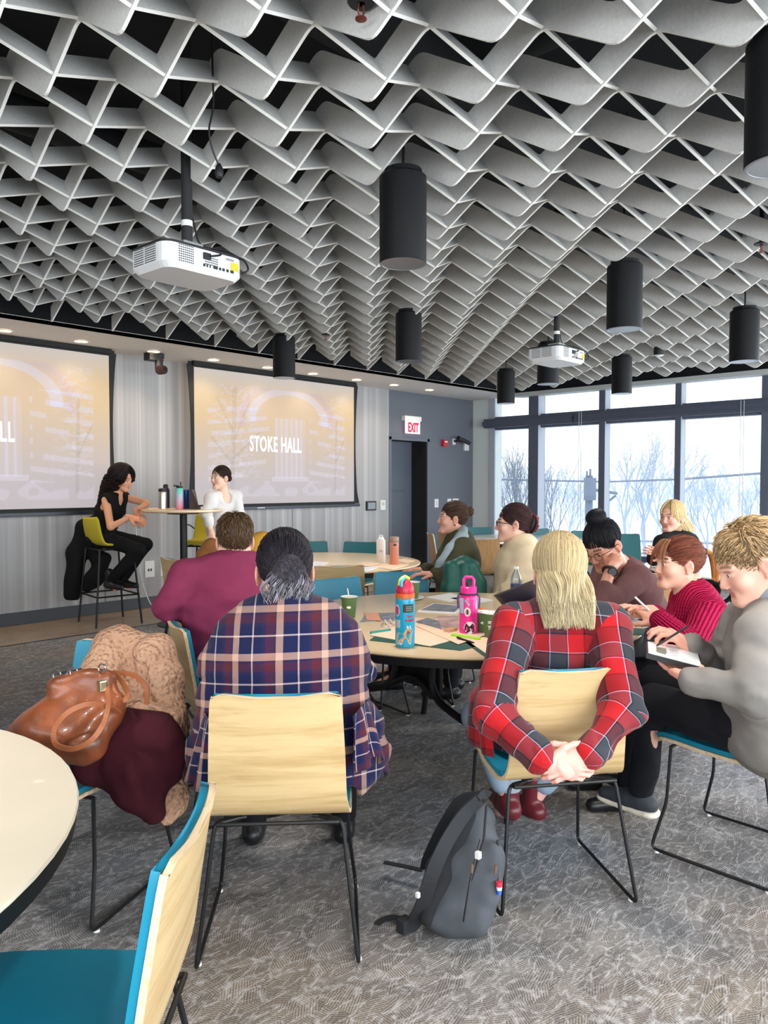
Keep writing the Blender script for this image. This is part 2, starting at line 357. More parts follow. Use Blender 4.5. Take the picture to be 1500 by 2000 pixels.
# ---- ceiling baffle lattice (felt ribbons): planar zigzags along Y, tilted zigzags along X
m=bpy.data.materials.new('grey_felt'); m.use_nodes=True; t=NT(m); v=t.coord('Object')
t.col(t.ramp(t.noise(v,90,3,.7),[(.3,rgb(190,190,188)),(.7,rgb(204,204,202))])); t.b.inputs['Roughness'].default_value=.95; t.b.inputs['Specular IOR Level'].default_value=.1; M_felt=m
M_feltedge=mat('felt_pale_edge',(236,236,232),.9)  # edges a paler tone than the felt faces
S=.2575; SY=.2556; X0=1.884; Y0=2.093; TH=.0055
def ribbon(path,off,nrm,name,parent):
    """path: lower edge pts, off: vector to the upper edge, nrm: thickness normal"""
    n=len(path); A=np.array(path); nr=np.array(nrm)*TH; of=np.array(off)
    V=np.concatenate([A-nr,A+nr,A+of+nr,A+of-nr]); F=[];MI=[]
    for i in range(n-1):
        for a,b,mi in ((0,1,1),(1,2,0),(2,3,1),(3,0,0)): F.append([a*n+i,b*n+i,b*n+i+1,a*n+i+1]); MI.append(mi)
    F+= [[0,3*n,2*n,n],[n-1,2*n-1,3*n-1,4*n-1]]; MI+=[1,1]
    o=meshobj(name,V,F,[M_felt,M_feltedge],parent); o.data.polygons.foreach_set('material_index',MI); return o
def clip(P,ax,lim):
    out=[]
    for a in P:
        if a[ax]>lim:
            if out: b=out[-1]; k=(lim-b[ax])/(a[ax]-b[ax]); out.append(b+(a-b)*k)
            break
        out.append(a)
    return out
lat=thing('baffle_ceiling','pale grey felt lattice of zigzag baffles hung below the black plenum','ceiling baffles',(0,0,ZC))
i0,i1=int((-2.9-X0)/S),int((9.2-X0)/S); j0,j1=int((-3.9-Y0)/SY),int((6.95-Y0)/SY)
for i in range(i0,i1+1):                      # ribbons along Y in vertical planes
    x=X0+i*S; pts=[]
    a=j0-((i+j0)%2)
    y=a
    raw=[]
    for j in range(a,j1+2):
        yy=Y0+j*SY; raw.append((x,yy,0 if (i+j)%2==0 else -.157))
    P=arc(raw,.038,4)
    P=clip(P,1,6.17)
    # finish on the clip line
    ribbon(P,(0,0,.122),(1,0,0),'lengthwise_baffle',lat)
for j in range(j0,j1+1):                      # tilted ribbons along X
    raw=[]
    for i in range(i0,i1+2):
        x=X0+i*S; y=Y0+j*SY
        raw.append((x,y,0) if (i+j)%2==0 else (x,y-.078,-.108))
    P=arc(raw,.014,2); P=clip(P,0,9.2)
    if (Y0+j*SY)<6.12: ribbon(P,(0,.068,.094),(0,.81,-.586),'crosswise_baffle',lat)
# hanger wires for the lattice
hw=MB()
for i in range(i0,i1,4):
    for j in range(j0,j1,4):
        if (i+j)%2==0: hw.tube([(X0+i*S,Y0+j*SY,.09),(X0+i*S,Y0+j*SY,1.0)],.0015,4,caps=False)
hw.build('hanger_wire',M_white,lat)['kind']='stuff'
# ================================================================ OUTSIDE
M_snow=mat('snow',(225,232,240),.9,var=.06,vs=.15)
M_bark=mat('near_hazy_bark',(120,128,142),.9)  # bluish paleness of the barks is haze painted into the colour
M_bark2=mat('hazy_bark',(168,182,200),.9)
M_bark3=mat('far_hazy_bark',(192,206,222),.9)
g=MB()
n=36; xs=np.linspace(11.6,330,n); ys=np.linspace(-120,330,n); vs=[];fs=[]
for a in xs:
    for b in ys: vs.append((a,b,-4.6+.5*math.sin(a*.11+b*.07)+.012*max(0,a-40)))
for a in range(n-1):
    for b in range(n-1): fs.append([a*n+b,(a+1)*n+b,(a+1)*n+b+1,a*n+b+1])
g.add(vs,fs); o=g.build('snowy_ground',M_snow,None,True); struct(o)
def tree_mesh(seed,h,lv,spread,r0,multi=1):
    rr=random.Random(seed); b=MB()
    def grow(p,d,l,r,k):
        q=p+d*l*.5+Vector((rr.uniform(-1,1),rr.uniform(-1,1),rr.uniform(-.3,.5)))*l*.06; e=q+(d+Vector((rr.uniform(-.2,.2),rr.uniform(-.2,.2),.1))).normalized()*l*.5
        b.tube([p,q,e],[r,r*.85,r*.66],4 if k>1 else 3,caps=False)
        if k<=0: return
        nb=3 if k>1 else 4
        for i in range(nb):
            a=rr.uniform(0,2*math.pi); s=rr.uniform(.45,1)*spread
            nd=(d+Vector((math.cos(a)*s,math.sin(a)*s,rr.uniform(-.1,.35)))).normalized()
            st=e if i<2 else q
            grow(st,nd,l*rr.uniform(.62,.8),r*.6,k-1)
    for s in range(multi):
        a=rr.uniform(0,6.28); grow(Vector((0,0,0)),Vector((math.cos(a)*.18*(multi>1),math.sin(a)*.18*(multi>1),1)).normalized(),h*.34,r0,lv)
    return b
def place_tree(name,src,loc,sc,label,group=None,parentless=True):
    o=src.copy(); COL.objects.link(o); o.location=loc; o.scale=(sc,sc,sc); o.rotation_euler=(0,0,random.uniform(0,6.28)); tag(o,label,'tree',group); return o
near1=tree_mesh(3,8.5,5,.42,.07,3).build('bare_tree',M_bark); near1.location=onz(1015,1045,-4.4)*0+np.array(W(1012,1010,30)); near1.location.z=-4.6
near1.scale=(.95,.95,.95); tag(near1,'multi-stemmed bare tree seen through the leftmost window panes','tree')
near2=tree_mesh(8,8.0,5,.5,.06,3).build('bare_tree',M_bark); p=W(1085,1010,27); near2.location=(p[0],p[1],-4.8); near2.scale=(.9,.9,.9); tag(near2,'spreading bare tree beside the utility pole, left side','tree')
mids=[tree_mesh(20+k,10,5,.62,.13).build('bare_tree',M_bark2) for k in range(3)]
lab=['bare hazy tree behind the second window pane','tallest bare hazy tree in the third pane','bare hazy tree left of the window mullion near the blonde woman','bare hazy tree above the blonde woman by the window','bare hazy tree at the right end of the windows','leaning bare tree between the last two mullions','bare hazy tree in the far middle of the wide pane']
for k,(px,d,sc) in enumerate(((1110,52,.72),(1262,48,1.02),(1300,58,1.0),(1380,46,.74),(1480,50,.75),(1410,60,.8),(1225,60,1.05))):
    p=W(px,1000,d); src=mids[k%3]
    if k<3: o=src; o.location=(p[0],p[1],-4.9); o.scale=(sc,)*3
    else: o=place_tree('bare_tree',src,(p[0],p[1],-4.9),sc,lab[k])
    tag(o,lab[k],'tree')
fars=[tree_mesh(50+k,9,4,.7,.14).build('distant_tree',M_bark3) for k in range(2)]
for f in fars: f.scale=(1,1,1)
cnt=0
for row,(d0,hz) in enumerate(((80,1.0),(105,1.25),(135,1.5))):
    for k in range(13):
        px=905+k*54+row*17; p=W(px,1000,d0+random.uniform(-3,3))
        o=fars[k%2] if cnt<2 else place_tree('distant_tree',fars[k%2],(0,0,0),1,'x')
        o.location=(p[0],p[1],-4.5+.012*max(0,p[0]-40)); s=hz*random.uniform(.62,.8); o.scale=(s*1.3,s*1.3,s); o.rotation_euler=(0,0,random.uniform(0,6.28))
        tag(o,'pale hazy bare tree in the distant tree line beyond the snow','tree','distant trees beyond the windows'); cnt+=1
# utility pole and power line
p=W(1150,1000,34); up_=thing('utility_pole','grey utility pole with transformer seen through the second window pane','pole',(p[0],p[1],-4.8))
MB().tube([(0,0,0),(0,0,6.6)],[.2,.16],10).build('pole_shaft',mat('pole_grey',(112,124,142),.9),up_,True)
MB().tube([(-.1,-.1,5.5),(-.1,-.1,6.5)],.27,12).tube([(.1,0,6.6),(.1,0,6.9)],.05,6).tube([(-.2,0,6.5),(-.2,0,6.8)],.05,6).build('transformer',MATS['pole_grey'],up_,True)
MB().tube([(0,0,6.0),(.9,-.9,5.8)],.07,6).tube([(.2,-.2,5.0),(.85,-.85,5.7)],.05,6).tube([(.6,-.6,5.8),(.6,-.6,1)],.03,5).build('crossarm',MATS['pole_grey'],up_)
a=W(940,936,34); b=W(1185,941,34); c=W(1330,936,29); d_=W(1520,922,24)
w=MB().tube([a,b,c,d_],.045,6).build('power_line',mat('wire_grey',(120,130,150),.8)); tag(w,'dark power line crossing the view behind all window panes','cable')
fe=MB()
for z in (0,.35,.7): fe.tube([W(900,1035,24)*np.array([1,1,0])+np.array([0,0,-.9+z-.0]),W(1560,1035,20)*np.array([1,1,0])+np.array([0,0,-.9+z])],.035,5)
fe=fe.build('roof_railing',mat('rail_grey',(150,160,175),.7)); tag(fe,'thin grey metal railing outside low behind the window panes','railing')
# ================================================================ FURNITURE
def chair_proto(label,pad,plym,edgem):
    """shell chair: bent ply with pad, sled frame. local: facing +y, seat centre at origin, floor z=0"""
    c=thing('shell_chair',label,'chair')
    T=.013
    # side profile of the shell (y,z), seat front -> back top
    prof=[(.225,.425),(.20,.447),(.0,.437),(-.14,.432),(-.195,.45),(-.215,.50),(-.232,.62),(-.262,.80),(-.268,.83)]
    wid=[.36,.40,.445,.44,.425,.408,.40,.382,.366]
    # resample smooth
    P=np.array(prof); n=26; tt=np.linspace(0,len(P)-1,n); pr=np.stack([np.interp(tt,range(len(P)),P[:,k]) for k in (0,1)],1); ww=np.interp(tt,range(len(P)),wid)
    pr[1:-1]=.25*pr[:-2]+.5*pr[1:-1]+.25*pr[2:]
    tn=np.gradient(pr,axis=0); tn/=np.linalg.norm(tn,axis=1)[:,None]; nm=np.stack([-tn[:,1],tn[:,0]],1)  # toward sitter? (seat: up)
    nm*=np.sign(nm[0,1]) if nm[0,1]!=0 else 1
    def sheet(name,o0,o1,shrink,mm,i0=0,i1=n,dip=0,edge=None):
        K=13; V=[];F=[];MI=[]
        for side,of in ((0,o0),(1,o1)):
            for i in range(i0,i1):
                hw=ww[i]/2-shrink
                for k in range(K):
                    s=-1+2*k/(K-1); x=s*hw; back=max(0,(i-n*.45)/(n*.55)); bow=-.020*(1-s*s)*back
                    dz=0
                    if i==i1-1 and i1==n: dz=-dip*(math.cos(s*math.pi)*.5+.5)-.012*max(0,abs(s)-.85)/.15
                    V.append((x,pr[i,0]+nm[i,0]*of+bow,pr[i,1]+nm[i,1]*of+dz-shrink*(i==i1-1 and i1==n)))
        R=i1-i0
        def ix(sd,i,k): return sd*R*K+i*K+k
        for i in range(R-1):
            for k in range(K-1):
                F.append([ix(1,i,k),ix(1,i,k+1),ix(1,i+1,k+1),ix(1,i+1,k)]); MI.append(0)
                F.append([ix(0,i,k),ix(0,i+1,k),ix(0,i+1,k+1),ix(0,i,k+1)]); MI.append(0)
        for i in range(R-1):
            for k in (0,K-1): F.append([ix(0,i,k),ix(0,i+1,k),ix(1,i+1,k),ix(1,i,k)][::1 if k else -1]); MI.append(1)
        for k in range(K-1):
            for i in (0,R-1): F.append([ix(0,i,k),ix(1,i,k),ix(1,i,k+1),ix(0,i,k+1)][::1 if i==0 else -1]); MI.append(1)
        o=meshobj(name,V,F,mm,c); o.data.polygons.foreach_set('material_index',MI)
        o.data.shade_smooth()
        try: o.data.set_sharp_from_angle(angle=math.radians(40))
        except Exception: pass
        return o
    # seat shell and back as one bent ply shell; pad on the sitter's side
    sheet('ply_shell',0,-T,0,[plym,edgem],0,n,.012)
    half=int(n*.46)
    sheet('seat_pad',.001,.018,.006,[pad,pad],1,half+1)
    sheet('back_pad',.001,.016,.006,[pad,pad],half+1,n,.010)
    r=.0065
    for s in (-1,1):
        pts=arc([(s*.10,-.16,.418),(s*.19,-.185,.418),(s*.238,-.262,.010),(s*.238,.215,.010),(s*.215,.165,.20),(s*.205,.155,.418)],.03,4)
        MB().tube(pts,r,8).build('sled_leg',M_black,c,True)
    MB().tube([(-.205,.155,.415),(.205,.155,.415)],r,8).build('seat_rail',M_black,c,True)
    MB().tube(arc([(-.12,-.165,.418),(-.19,-.215,.420),(.19,-.215,.420),(.12,-.165,.418)],.02,3),r,8).build('rear_rail',M_black,c,True)
    for s in (-1,1):
        MB().tube([(s*.238,-.22,.0),(s*.238,-.22,.008)],.010,8).build('glide',M_white,c); MB().tube([(s*.238,.19,.0),(s*.238,.19,.008)],.010,8).build('glide',M_white,c)
    return c
protoA=chair_proto('x',M_teal,M_ply,M_plyedge)
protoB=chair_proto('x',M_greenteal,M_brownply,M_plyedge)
used={'A':False,'B':False}
def chair(kind,x,y,f,label,group='wooden shell chairs with teal pads'):
    """f: facing direction"""
    rz=math.atan2(f[1],f[0])-math.pi/2; p=protoA if kind=='A' else protoB
    if not used[kind]:
        used[kind]=True; p.location=(x,y,0); p.rotation_euler=(0,0,rz); tag(p,label,'chair',group); return p
    return dup(p,(x,y,0),rz,label,group)
FC={}
FC['C1']=(1.555,1.915,(.69,.73)); FC['C2']=(.555,1.375,(-.70,.71)); FC['C3']=(1.17,2.60,(-.9,-.44)); b4=W(360,1290,3.32); FC['C4']=(b4[0]+.24*.93,b4[1]-.24*.36,(.93,-.36))
FC['C5']=(2.39,1.46,(.6,.8)); FC['C6']=(3.07,1.02,(.05,1))
chair('A',*FC['C1'],'bare ply-backed chair in the foreground holding the person in navy plaid')
chair('A',*FC['C2'],'nearest teal-padded chair at the bottom left, back edge toward the camera')
chair('A',*FC['C3'],'teal-padded chair carrying the fleece coat and brown handbag')
chair('A',*FC['C4'],'chair seen edge-on beneath the man in the maroon shirt')
chair('A',*FC['C5'],'ply-backed chair of the blonde person in red plaid, hands clasped behind it')
chair('A',*FC['C6'],'teal-padded chair at the right edge under the man in the grey pullover')
def seat_at(px,py,f,z=.815,off=.262):
    p=onz(px,py,z); f=np.array(f,float); f/=np.linalg.norm(f); return p[0]+f[0]*off,p[1]+f[1]*off
T1=(3.12,2.41); T2=(4.51,5.06); T4=(-.06,2.02); 
T3=W(1040,1000,9.6)[:2]; T5=W(1490,1000,6.2)[:2]
def toward(p,q): d=np.array(q[:2])-np.array(p[:2]); return d/np.linalg.norm(d)
vA=_v[:2]
def backchair(kind,px,py,f,label):
    x,y=seat_at(px,py,f); return chair(kind,x,y,f,label)
def facing_to(px,py,T): # chair whose back top is at pixel, facing table T
    p=onz(px,py,.815); return toward(p,T)
backchair('A',655,1132,facing_to(655,1132,T1),'teal-backed chair beside the green cup, far left side of the near table')
backchair('A',783,1119,facing_to(783,1119,T1),'empty teal-backed chair behind the turquoise bottle, far side of the near table')
backchair('A',662,1107,facing_to(662,1107,T2),'tan ply chair back in front of the far left table')
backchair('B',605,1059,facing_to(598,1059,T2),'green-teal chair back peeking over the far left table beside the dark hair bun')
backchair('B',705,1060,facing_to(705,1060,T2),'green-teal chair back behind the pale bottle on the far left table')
backchair('A',336,1093,(.9,-.1),'tan ply chair at the striped wall, left of the maroon shirt')
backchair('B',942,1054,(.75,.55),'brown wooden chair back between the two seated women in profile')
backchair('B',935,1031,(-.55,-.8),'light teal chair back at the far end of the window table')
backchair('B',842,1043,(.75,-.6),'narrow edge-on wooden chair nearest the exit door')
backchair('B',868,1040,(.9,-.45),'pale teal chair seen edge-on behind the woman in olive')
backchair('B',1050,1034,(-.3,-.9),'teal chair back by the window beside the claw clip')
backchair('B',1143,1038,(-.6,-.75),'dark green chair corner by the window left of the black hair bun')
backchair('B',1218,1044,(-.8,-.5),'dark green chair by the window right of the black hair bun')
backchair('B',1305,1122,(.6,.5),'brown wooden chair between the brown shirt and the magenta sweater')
# folding round tables
def round_table(c,label,lam,r=.915,rot=0,h=.74):
    t=thing('round_table',label,'table',(c[0],c[1],0),rot,'round folding tables')
    MB().lathe([(0,h-.018),(r-.012,h-.018),(r-.004,h-.014),(r,h-.009),(r-.003,h-.002),(r-.012,h),(0,h)],72).build('tabletop',lam,t,True)
    MB().lathe([(r-.05,h-.052),(r-.006,h-.050),(r-.003,h-.017),(r-.06,h-.019)],72).build('edge_band',M_black,t,True)
    for s in (-1,1):
        # wishbone legs: plate + two curved tubes
        MB().tube(arc([(s*.30,-.12,h-.03),(s*.34,-.13,h-.32),(s*.37,-.34,h-.38),(s*.41,-.60,.34),(s*.42,-.66,.0)],.16,6),.018,8).build('leg',M_black,t,True)
        MB().tube(arc([(s*.30,.12,h-.03),(s*.34,.13,h-.32),(s*.37,.34,h-.38),(s*.41,.60,.34),(s*.42,.66,.0)],.16,6),.018,8).build('leg',M_black,t,True)
        MB().box((s*.30-.012,-.16,h-.30),(s*.30+.012,.16,h-.02),.003).tube(arc([(s*.34,-.15,h-.32),(s*.335,0,h-.24),(s*.34,.15,h-.32)],.1,5),.018,8).build('leg_bracket',M_black,t,True)
        MB().tube([(s*.31,0,h-.25),(0,0,h-.06)],.010,6).build('brace',M_black,t)
    MB().box((-.5,-.03,h-.05),(.5,.03,h-.02)).build('rail',M_black,t)
    return t
round_table(T1,'tan round table in the middle covered with folders, cups and bottles',M_tabletan,rot=-.07)
round_table(T2,'tan round table beyond the dark hair bun holding two tall bottles',M_tabletan,rot=.75)
round_table(T4,'empty pale round table at the left edge of the foreground',M_table,r=.895,rot=.3)
M_glare=mat('glare_pale_laminate',(230,228,222),.22,coat=.3)  # window glare on these tops is painted in as paler laminate
round_table(T3,'pale empty round table shining in front of the windows, left part',M_glare,rot=.2)
round_table(T5,'pale round table behind the magenta sweater at the right',M_glare,rot=.6)
# ---- presenters' high table
hp=W(358,994,7.75); HZ=hp[2]
ht=thing('high_table','tall round table with black column between the two presenters','table',(hp[0],hp[1],0))
MB().lathe([(0,HZ-.03),(.40,HZ-.03),(.415,HZ-.02),(.415,HZ-.004),(.41,HZ),(0,HZ)],48).build('tabletop',M_tabletan,ht,True)
MB().tube([(0,0,.02),(0,0,HZ-.03)],.037,14).build('column',M_black,ht,True)
MB().lathe([(0,0),(.27,0),(.27,.010),(.05,.03),(.04,.05),(0,.05)],32).build('base',M_black,ht,True)
MB().lathe([(0,HZ-.05),(.16,HZ-.05),(.16,HZ-.03),(0,HZ-.03)],24).build('top_plate',M_black,ht,True)
# ---- bar stools (local facing +y)
def stool(label,loc,f,seat=.80,arm=False):
    rz=math.atan2(f[1],f[0])-math.pi/2
    t=thing('bar_stool',label,'stool',(loc[0],loc[1],0),rz,'yellow bar stools of the presenters')
    for sx in (-1,1):
        for sy in (-1,1):
            MB().tube([(sx*.19,sy*.17,seat-.03),(sx*.245,sy*.235,0)],.011,8).build('leg',M_black,t,True)
    z=.30; a=.228;b=.212
    for p,q in (((-a,-b),(a,-b)),((a,-b),(a,b)),((a,b),(-a,b)),((-a,b),(-a,-b))):
        MB().tube([(p[0],p[1],z),(q[0],q[1],z)],.009,8).build('footrest_bar',M_black,t,True)
    # shell seat with low back
    V=[];F=[];K=11;prof=[(.23,seat-.02),(.21,seat+.0),(.05,seat-.008),(-.12,seat-.005),(-.19,seat+.03),(-.225,seat+.12),(-.245,seat+.30)]
    for (y,z_) in prof:
        for k in range(K):
            s=-1+2*k/(K-1); V.append((s*.225*(1-.12*(z_-seat)),y+.05*s*s*(z_>seat+.02),z_+.012*s*s))
    for i in range(len(prof)-1):
        for k in range(K-1): F.append([i*K+k,i*K+k+1,(i+1)*K+k+1,(i+1)*K+k])
    o=meshobj('seat_shell',V,F,M_yellow,t,True); md=o.modifiers.new('s','SOLIDIFY'); md.thickness=.028; md=o.modifiers.new('b','SUBSURF'); md.levels=1; md.render_levels=1
    MB().tube(arc([(-.19,.17,seat-.03),(.19,.17,seat-.03),(.19,-.17,seat-.03),(-.19,-.17,seat-.03),(-.19,.16,seat-.03)],.03,3),.009,8).build('seat_frame',M_black,t,True)
    if arm:
        for s in (-1,1): MB().tube(arc([(s*.19,.15,seat-.02),(s*.27,.13,seat+.16),(s*.27,-.13,seat+.19),(s*.21,-.2,seat+.12)],.06,4),.007,8).build('arm_loop',M_black,t,True)
    return t
s1c=(3.75,7.42)
stool('yellow-seated black bar stool under the woman in the sleeveless black outfit',s1c,(1,-.1))
s2=W(408,1000,8.2)
stool('yellow bar stool with arm loops behind the woman in the white shirt',(s2[0],s2[1]),(-.75,-.6),.80,True)
# ================================================================ SCREENS
def proj_image(U,V):
    """washed out snowy building photograph, U,V in 0..1 ; returns rgb (srgb 0..1)"""
    r=np.random.default_rng(3)
    def vn(u,v,sx,sy,seed):
        g=np.random.default_rng(seed).random((int(sy)+3,int(sx)+3)); x=u*sx;y=v*sy; i=x.astype(int);j=y.astype(int); fx=x-i;fy=y-j; fx=fx*fx*(3-2*fx);fy=fy*fy*(3-2*fy)
        return (g[j,i]*(1-fx)+g[j,i+1]*fx)*(1-fy)+(g[j+1,i]*(1-fx)+g[j+1,i+1]*fx)*fy
    top=np.array([214,204,198]);mid=np.array([232,200,160]);bot=np.array([206,196,200])
    w=np.clip((V-.15)/.5,0,1)[...,None]; C=bot*(1-w)+mid*w; w2=np.clip((V-.82)/.18,0,1)[...,None]; C=C*(1-w2)+top*w2
    e=np.exp(-((U-.02)**2)/.02)+np.exp(-((U-.98)**2)/.02); C=C+np.array([10,4,-26])*(.5*e*np.exp(-((V-.72)**2)/.05))[...,None]
    inn=(U>.07)&(U<.93)&(V>.055)&(V<.90)
    L=np.zeros_like(U)
    # arch cap of the building
    rr=np.hypot((U-.55)/.26,(V-.66)/.26); L+=np.where((rr<1)&(rr>.80)&(V>.64),.5,0)
    # vertical fins of the central tower
    fin=(np.abs(U-.555)<.095)&(V>.20)&(V<.68); L+=np.where(fin,.22+.35*((np.mod((U-.46)/.032,1)<.35)),0)
    L+=np.where((np.abs(U-.555)<.12)&(V>.17)&(V<.21),.5,0)
    # wings: slanted floor bands
    for side in (-1,1):
        k=np.where(side*(U-.55)>.13,1,0)*(V>.16)*(V<.74)
        s=V+ side*(U-.55)*.18; band=np.mod(s/.085,1)<.40; cut=vn(U,V,14,12,5+side)
        L+=k*np.where(band&(cut>.38),.42,0)
    # snow heaps at the bottom
    h=.10+.05*np.abs(np.mod(U*7.3,1)-.5)*2*(1+.5*np.sin(U*21)); L+=np.where((V<h)&(V>.055),.35*(vn(U,V,26,20,4)>.35),0)
    # tree branches with snow specks on both sides
    tr=np.exp(-((U-.22)**2)/.02)+.8*np.exp(-((U-.86)**2)/.01); sp=vn(U,V,60,60,9)*.6+vn(U,V,110,110,11)*.4
    L+=np.where((sp>.60)&(tr>.3)&(V>.2),.38*np.minimum(tr,1),0)
    D=np.zeros_like(U)
    for (x0,y0,x1,y1,wd) in ((.20,.06,.22,.88,.012),(.21,.35,.36,.55,.008),(.21,.30,.09,.50,.007),(.22,.5,.30,.78,.006),(.21,.55,.12,.8,.006),(.30,.47,.38,.42,.005),(.86,.1,.87,.7,.007),(.87,.35,.93,.55,.005)):
        px,py=x1-x0,y1-y0; t=np.clip(((U-x0)*px+(V-y0)*py)/(px*px+py*py),0,1); d=np.hypot(U-x0-t*px,V-y0-t*py); D+=np.where(d<wd,.35,0)
    lav=np.array([222,212,226.])
    C=C+(lav+8-C)*np.clip(L,0,1)[...,None]*inn[...,None]*1.35; C=C-np.array([34,34,34])*np.clip(D,0,1)[...,None]*inn[...,None]
    arch=np.exp(-((rr-1.12)**2)/.01)*(V>.6); C=C+np.array([-6,-8,14])*(arch*inn)[...,None]
    return np.clip(C,0,255)/255
m=bpy.data.materials.new('projected_picture'); m.use_nodes=True; t=NT(m)
at=t.add('ShaderNodeAttribute'); at.attribute_name='Col'; t.b.inputs['Base Color'].default_value=(.11,.11,.11,1)
t.l.new(at.outputs['Color'],t.b.inputs['Emission Color']); t.b.inputs['Emission Strength'].default_value=.63; t.b.inputs['Roughness'].default_value=.9; M_proj=m
M_letter=mat('projected_letter',(245,243,250),.9,emit=(250,248,255),es=.75)
M_screenblack=mat('screen_black_border',(26,27,30),.7)
def screen(x0,label):
    w=2.63; z0,z1=1.18,2.805; yy=7.80
    t=thing('projection_screen',label,'screen',(x0,yy,0),0,'pull-down projection screens')
    NX,NY=300,190; us=np.linspace(0,1,NX); vs=np.linspace(0,1,NY); U,V=np.meshgrid(us,vs)
    me=bpy.data.meshes.new('picture'); X=U*w; Z=z0+V*(z1-z0); co=np.stack([X,0*X,Z],-1).reshape(-1,3)
    idx=np.arange(NX*NY).reshape(NY,NX); F=np.stack([idx[:-1,:-1],idx[:-1,1:],idx[1:,1:],idx[1:,:-1]],-1).reshape(-1,4)
    me.from_pydata(co.tolist(),[],F.tolist()); ca=me.color_attributes.new('Col','FLOAT_COLOR','POINT')
    c=proj_image(U,V).reshape(-1,3); c=np.where(c<=.04045,c/12.92,((c+.055)/1.055)**2.4); ca.data.foreach_set('color',np.concatenate([c,np.ones((len(c),1))],1).astype(np.float32).ravel())
    me.materials.append(M_proj); o=bpy.data.objects.new('picture',me); link(o,t)
    MB().box((-.07,.006,z1),(w+.07,.02,ZC-.01)).box((-.02,-.03,z1+.02),(w+.02,.02,ZC-.0)).build('top_border',M_screenblack,t)
    for s,xe in ((-1,0),(1,w)):     # side borders with the pulled-in tab edge
        vs_=[];K=24
        for k in range(K+1):
            q=k/K; z=z0-.03+(z1-z0+.06)*q; out=.09-.05*math.sin(math.pi*q)**.8 if True else .09
            if q<.12: out+= .03*(1-q/.12)
            vs_.append((xe,.004,z)); vs_.append((xe+s*out,.012,z))
        meshobj('side_border',vs_,[[2*k,2*k+1,2*k+3,2*k+2] for k in range(K)],M_screenblack,t)
        MB().tube([(xe+s*(.09-.05*math.sin(math.pi*k/K)**.8),.012,z0-.03+(z1-z0+.06)*k/K) for k in range(K+1)],.004,4).build('tab_cord',M_screenblack,t)
    MB().box((-.02,.002,z0-.045),(w+.02,.014,z0)).build('bottom_border',M_screenblack,t)
    MB().box((-.09,-.015,z0-.075),(w+.11,.025,z0-.035),.006).build('weight_bar',mat('bar_grey',(60,66,74),.4,.4),t)
    MB().box((.9,-.018,z0-.06),(1.02,-.014,z0-.05)).build('pull_tab',M_white,t)
    # lettering
    M=basis((.795,-.004,1.845),(1,0,0),(0,0,1),(0,-1,0))
    textmesh('lettering','STOKE HALL',.275,M_letter,t,M,.50,.0035,.0008,'LEFT',1.10)
    return t
screen(5.02,'right projection screen showing STOKE HALL, behind the woman in white')
screen(1.335,'left projection screen cut by the frame, only the letters ALL visible')
# ================================================================ CEILING THINGS
def pendant(px,py,zb,label,r=.102,h=.385):
    p=onz(px,py,zb) if py is not None else px; t=thing('pendant_light',label,'light',(p[0],p[1],zb),0,'black cylinder pendants')
    MB().lathe([(r-.008,.004),(r-.001,0),(r,.003),(r,h-.02),(r-.008,h-.012),(r-.02,h-.012),(r-.02,h+.012),(0,h+.012)],40).build('cylinder_housing',mat('pendant_black',(7,9,13),.6,spec=.25),t,True)
    MB().lathe([(r-.004,.0015),(r-.012,.0),(r-.018,.006),(r-.03,.04),(r-.05,.075),(0,.08)],40).build('reflector',mat('reflector_dark',(70,72,76),.12,.9),t,True)
    MB().lathe([(r-.001,-.002),(r-.010,-.003),(r-.013,.004),(r-.002,.004)],40).build('trim_ring',mat('ring_pale',(150,154,160),.3,.6),t,True)
    d=bpy.data.lights.new('pendant_lamp','SPOT'); d.energy=78; d.spot_size=math.radians(118); d.spot_blend=1; d.color=(1,.95,.88); d.shadow_soft_size=.085; lo=bpy.data.objects.new('pendant_lamp',d); link(lo,t); lo.location=(0,0,-.01)
    MB().tube(arc([(.0,0,h+.01),(.004,0,h+.12),(-.01,.006,h+.2),(0,0,3.6-zb)],.05,3),.006,6).build('cord',M_black,t)
    return t
pendant(787,515,2.385,'large nearest black cylinder pendant hanging in the middle')
pendant(798,706,2.385,'black cylinder pendant directly below and beyond the nearest one')
pendant(555,738,2.405,'black cylinder pendant overlapping the top of the right screen')
pendant(1219,643,2.345,'second largest black cylinder pendant, right of the far projector')
pendant(1453,706,2.335,'black cylinder pendant at the upper right before the last window')
pendant(1214,769,2.36,'small black cylinder pendant in front of the second clerestory pane')
pendant(988,788,2.36,'small black cylinder pendant at the window corner, leftmost of the far ones')
pendant(1070,750,2.385,'black cylinder pendant partly hidden under the far projector')
pendant(1524,322,2.40,'black cylinder pendant cut off by the right edge of the picture')
for x_,y_,lb in ((2.56,.25,'added black cylinder pendant out of view, right behind the camera'),(.55,2.3,'added black cylinder pendant out of view on the left'),(.55,.2,'added unseen black cylinder pendant directly overhead of the camera'),(4.6,.25,'added black cylinder pendant out of view on the right')):
    pendant((x_,y_,2.385),None,2.385,lb)  # added pendants out of view, put in to light the room
M_vent=mat('vent_dark',(70,72,74),.7)
M_prj=mat('projector_white',(222,224,226),.45); M_prjb=mat('projector_black',(26,27,30),.6)
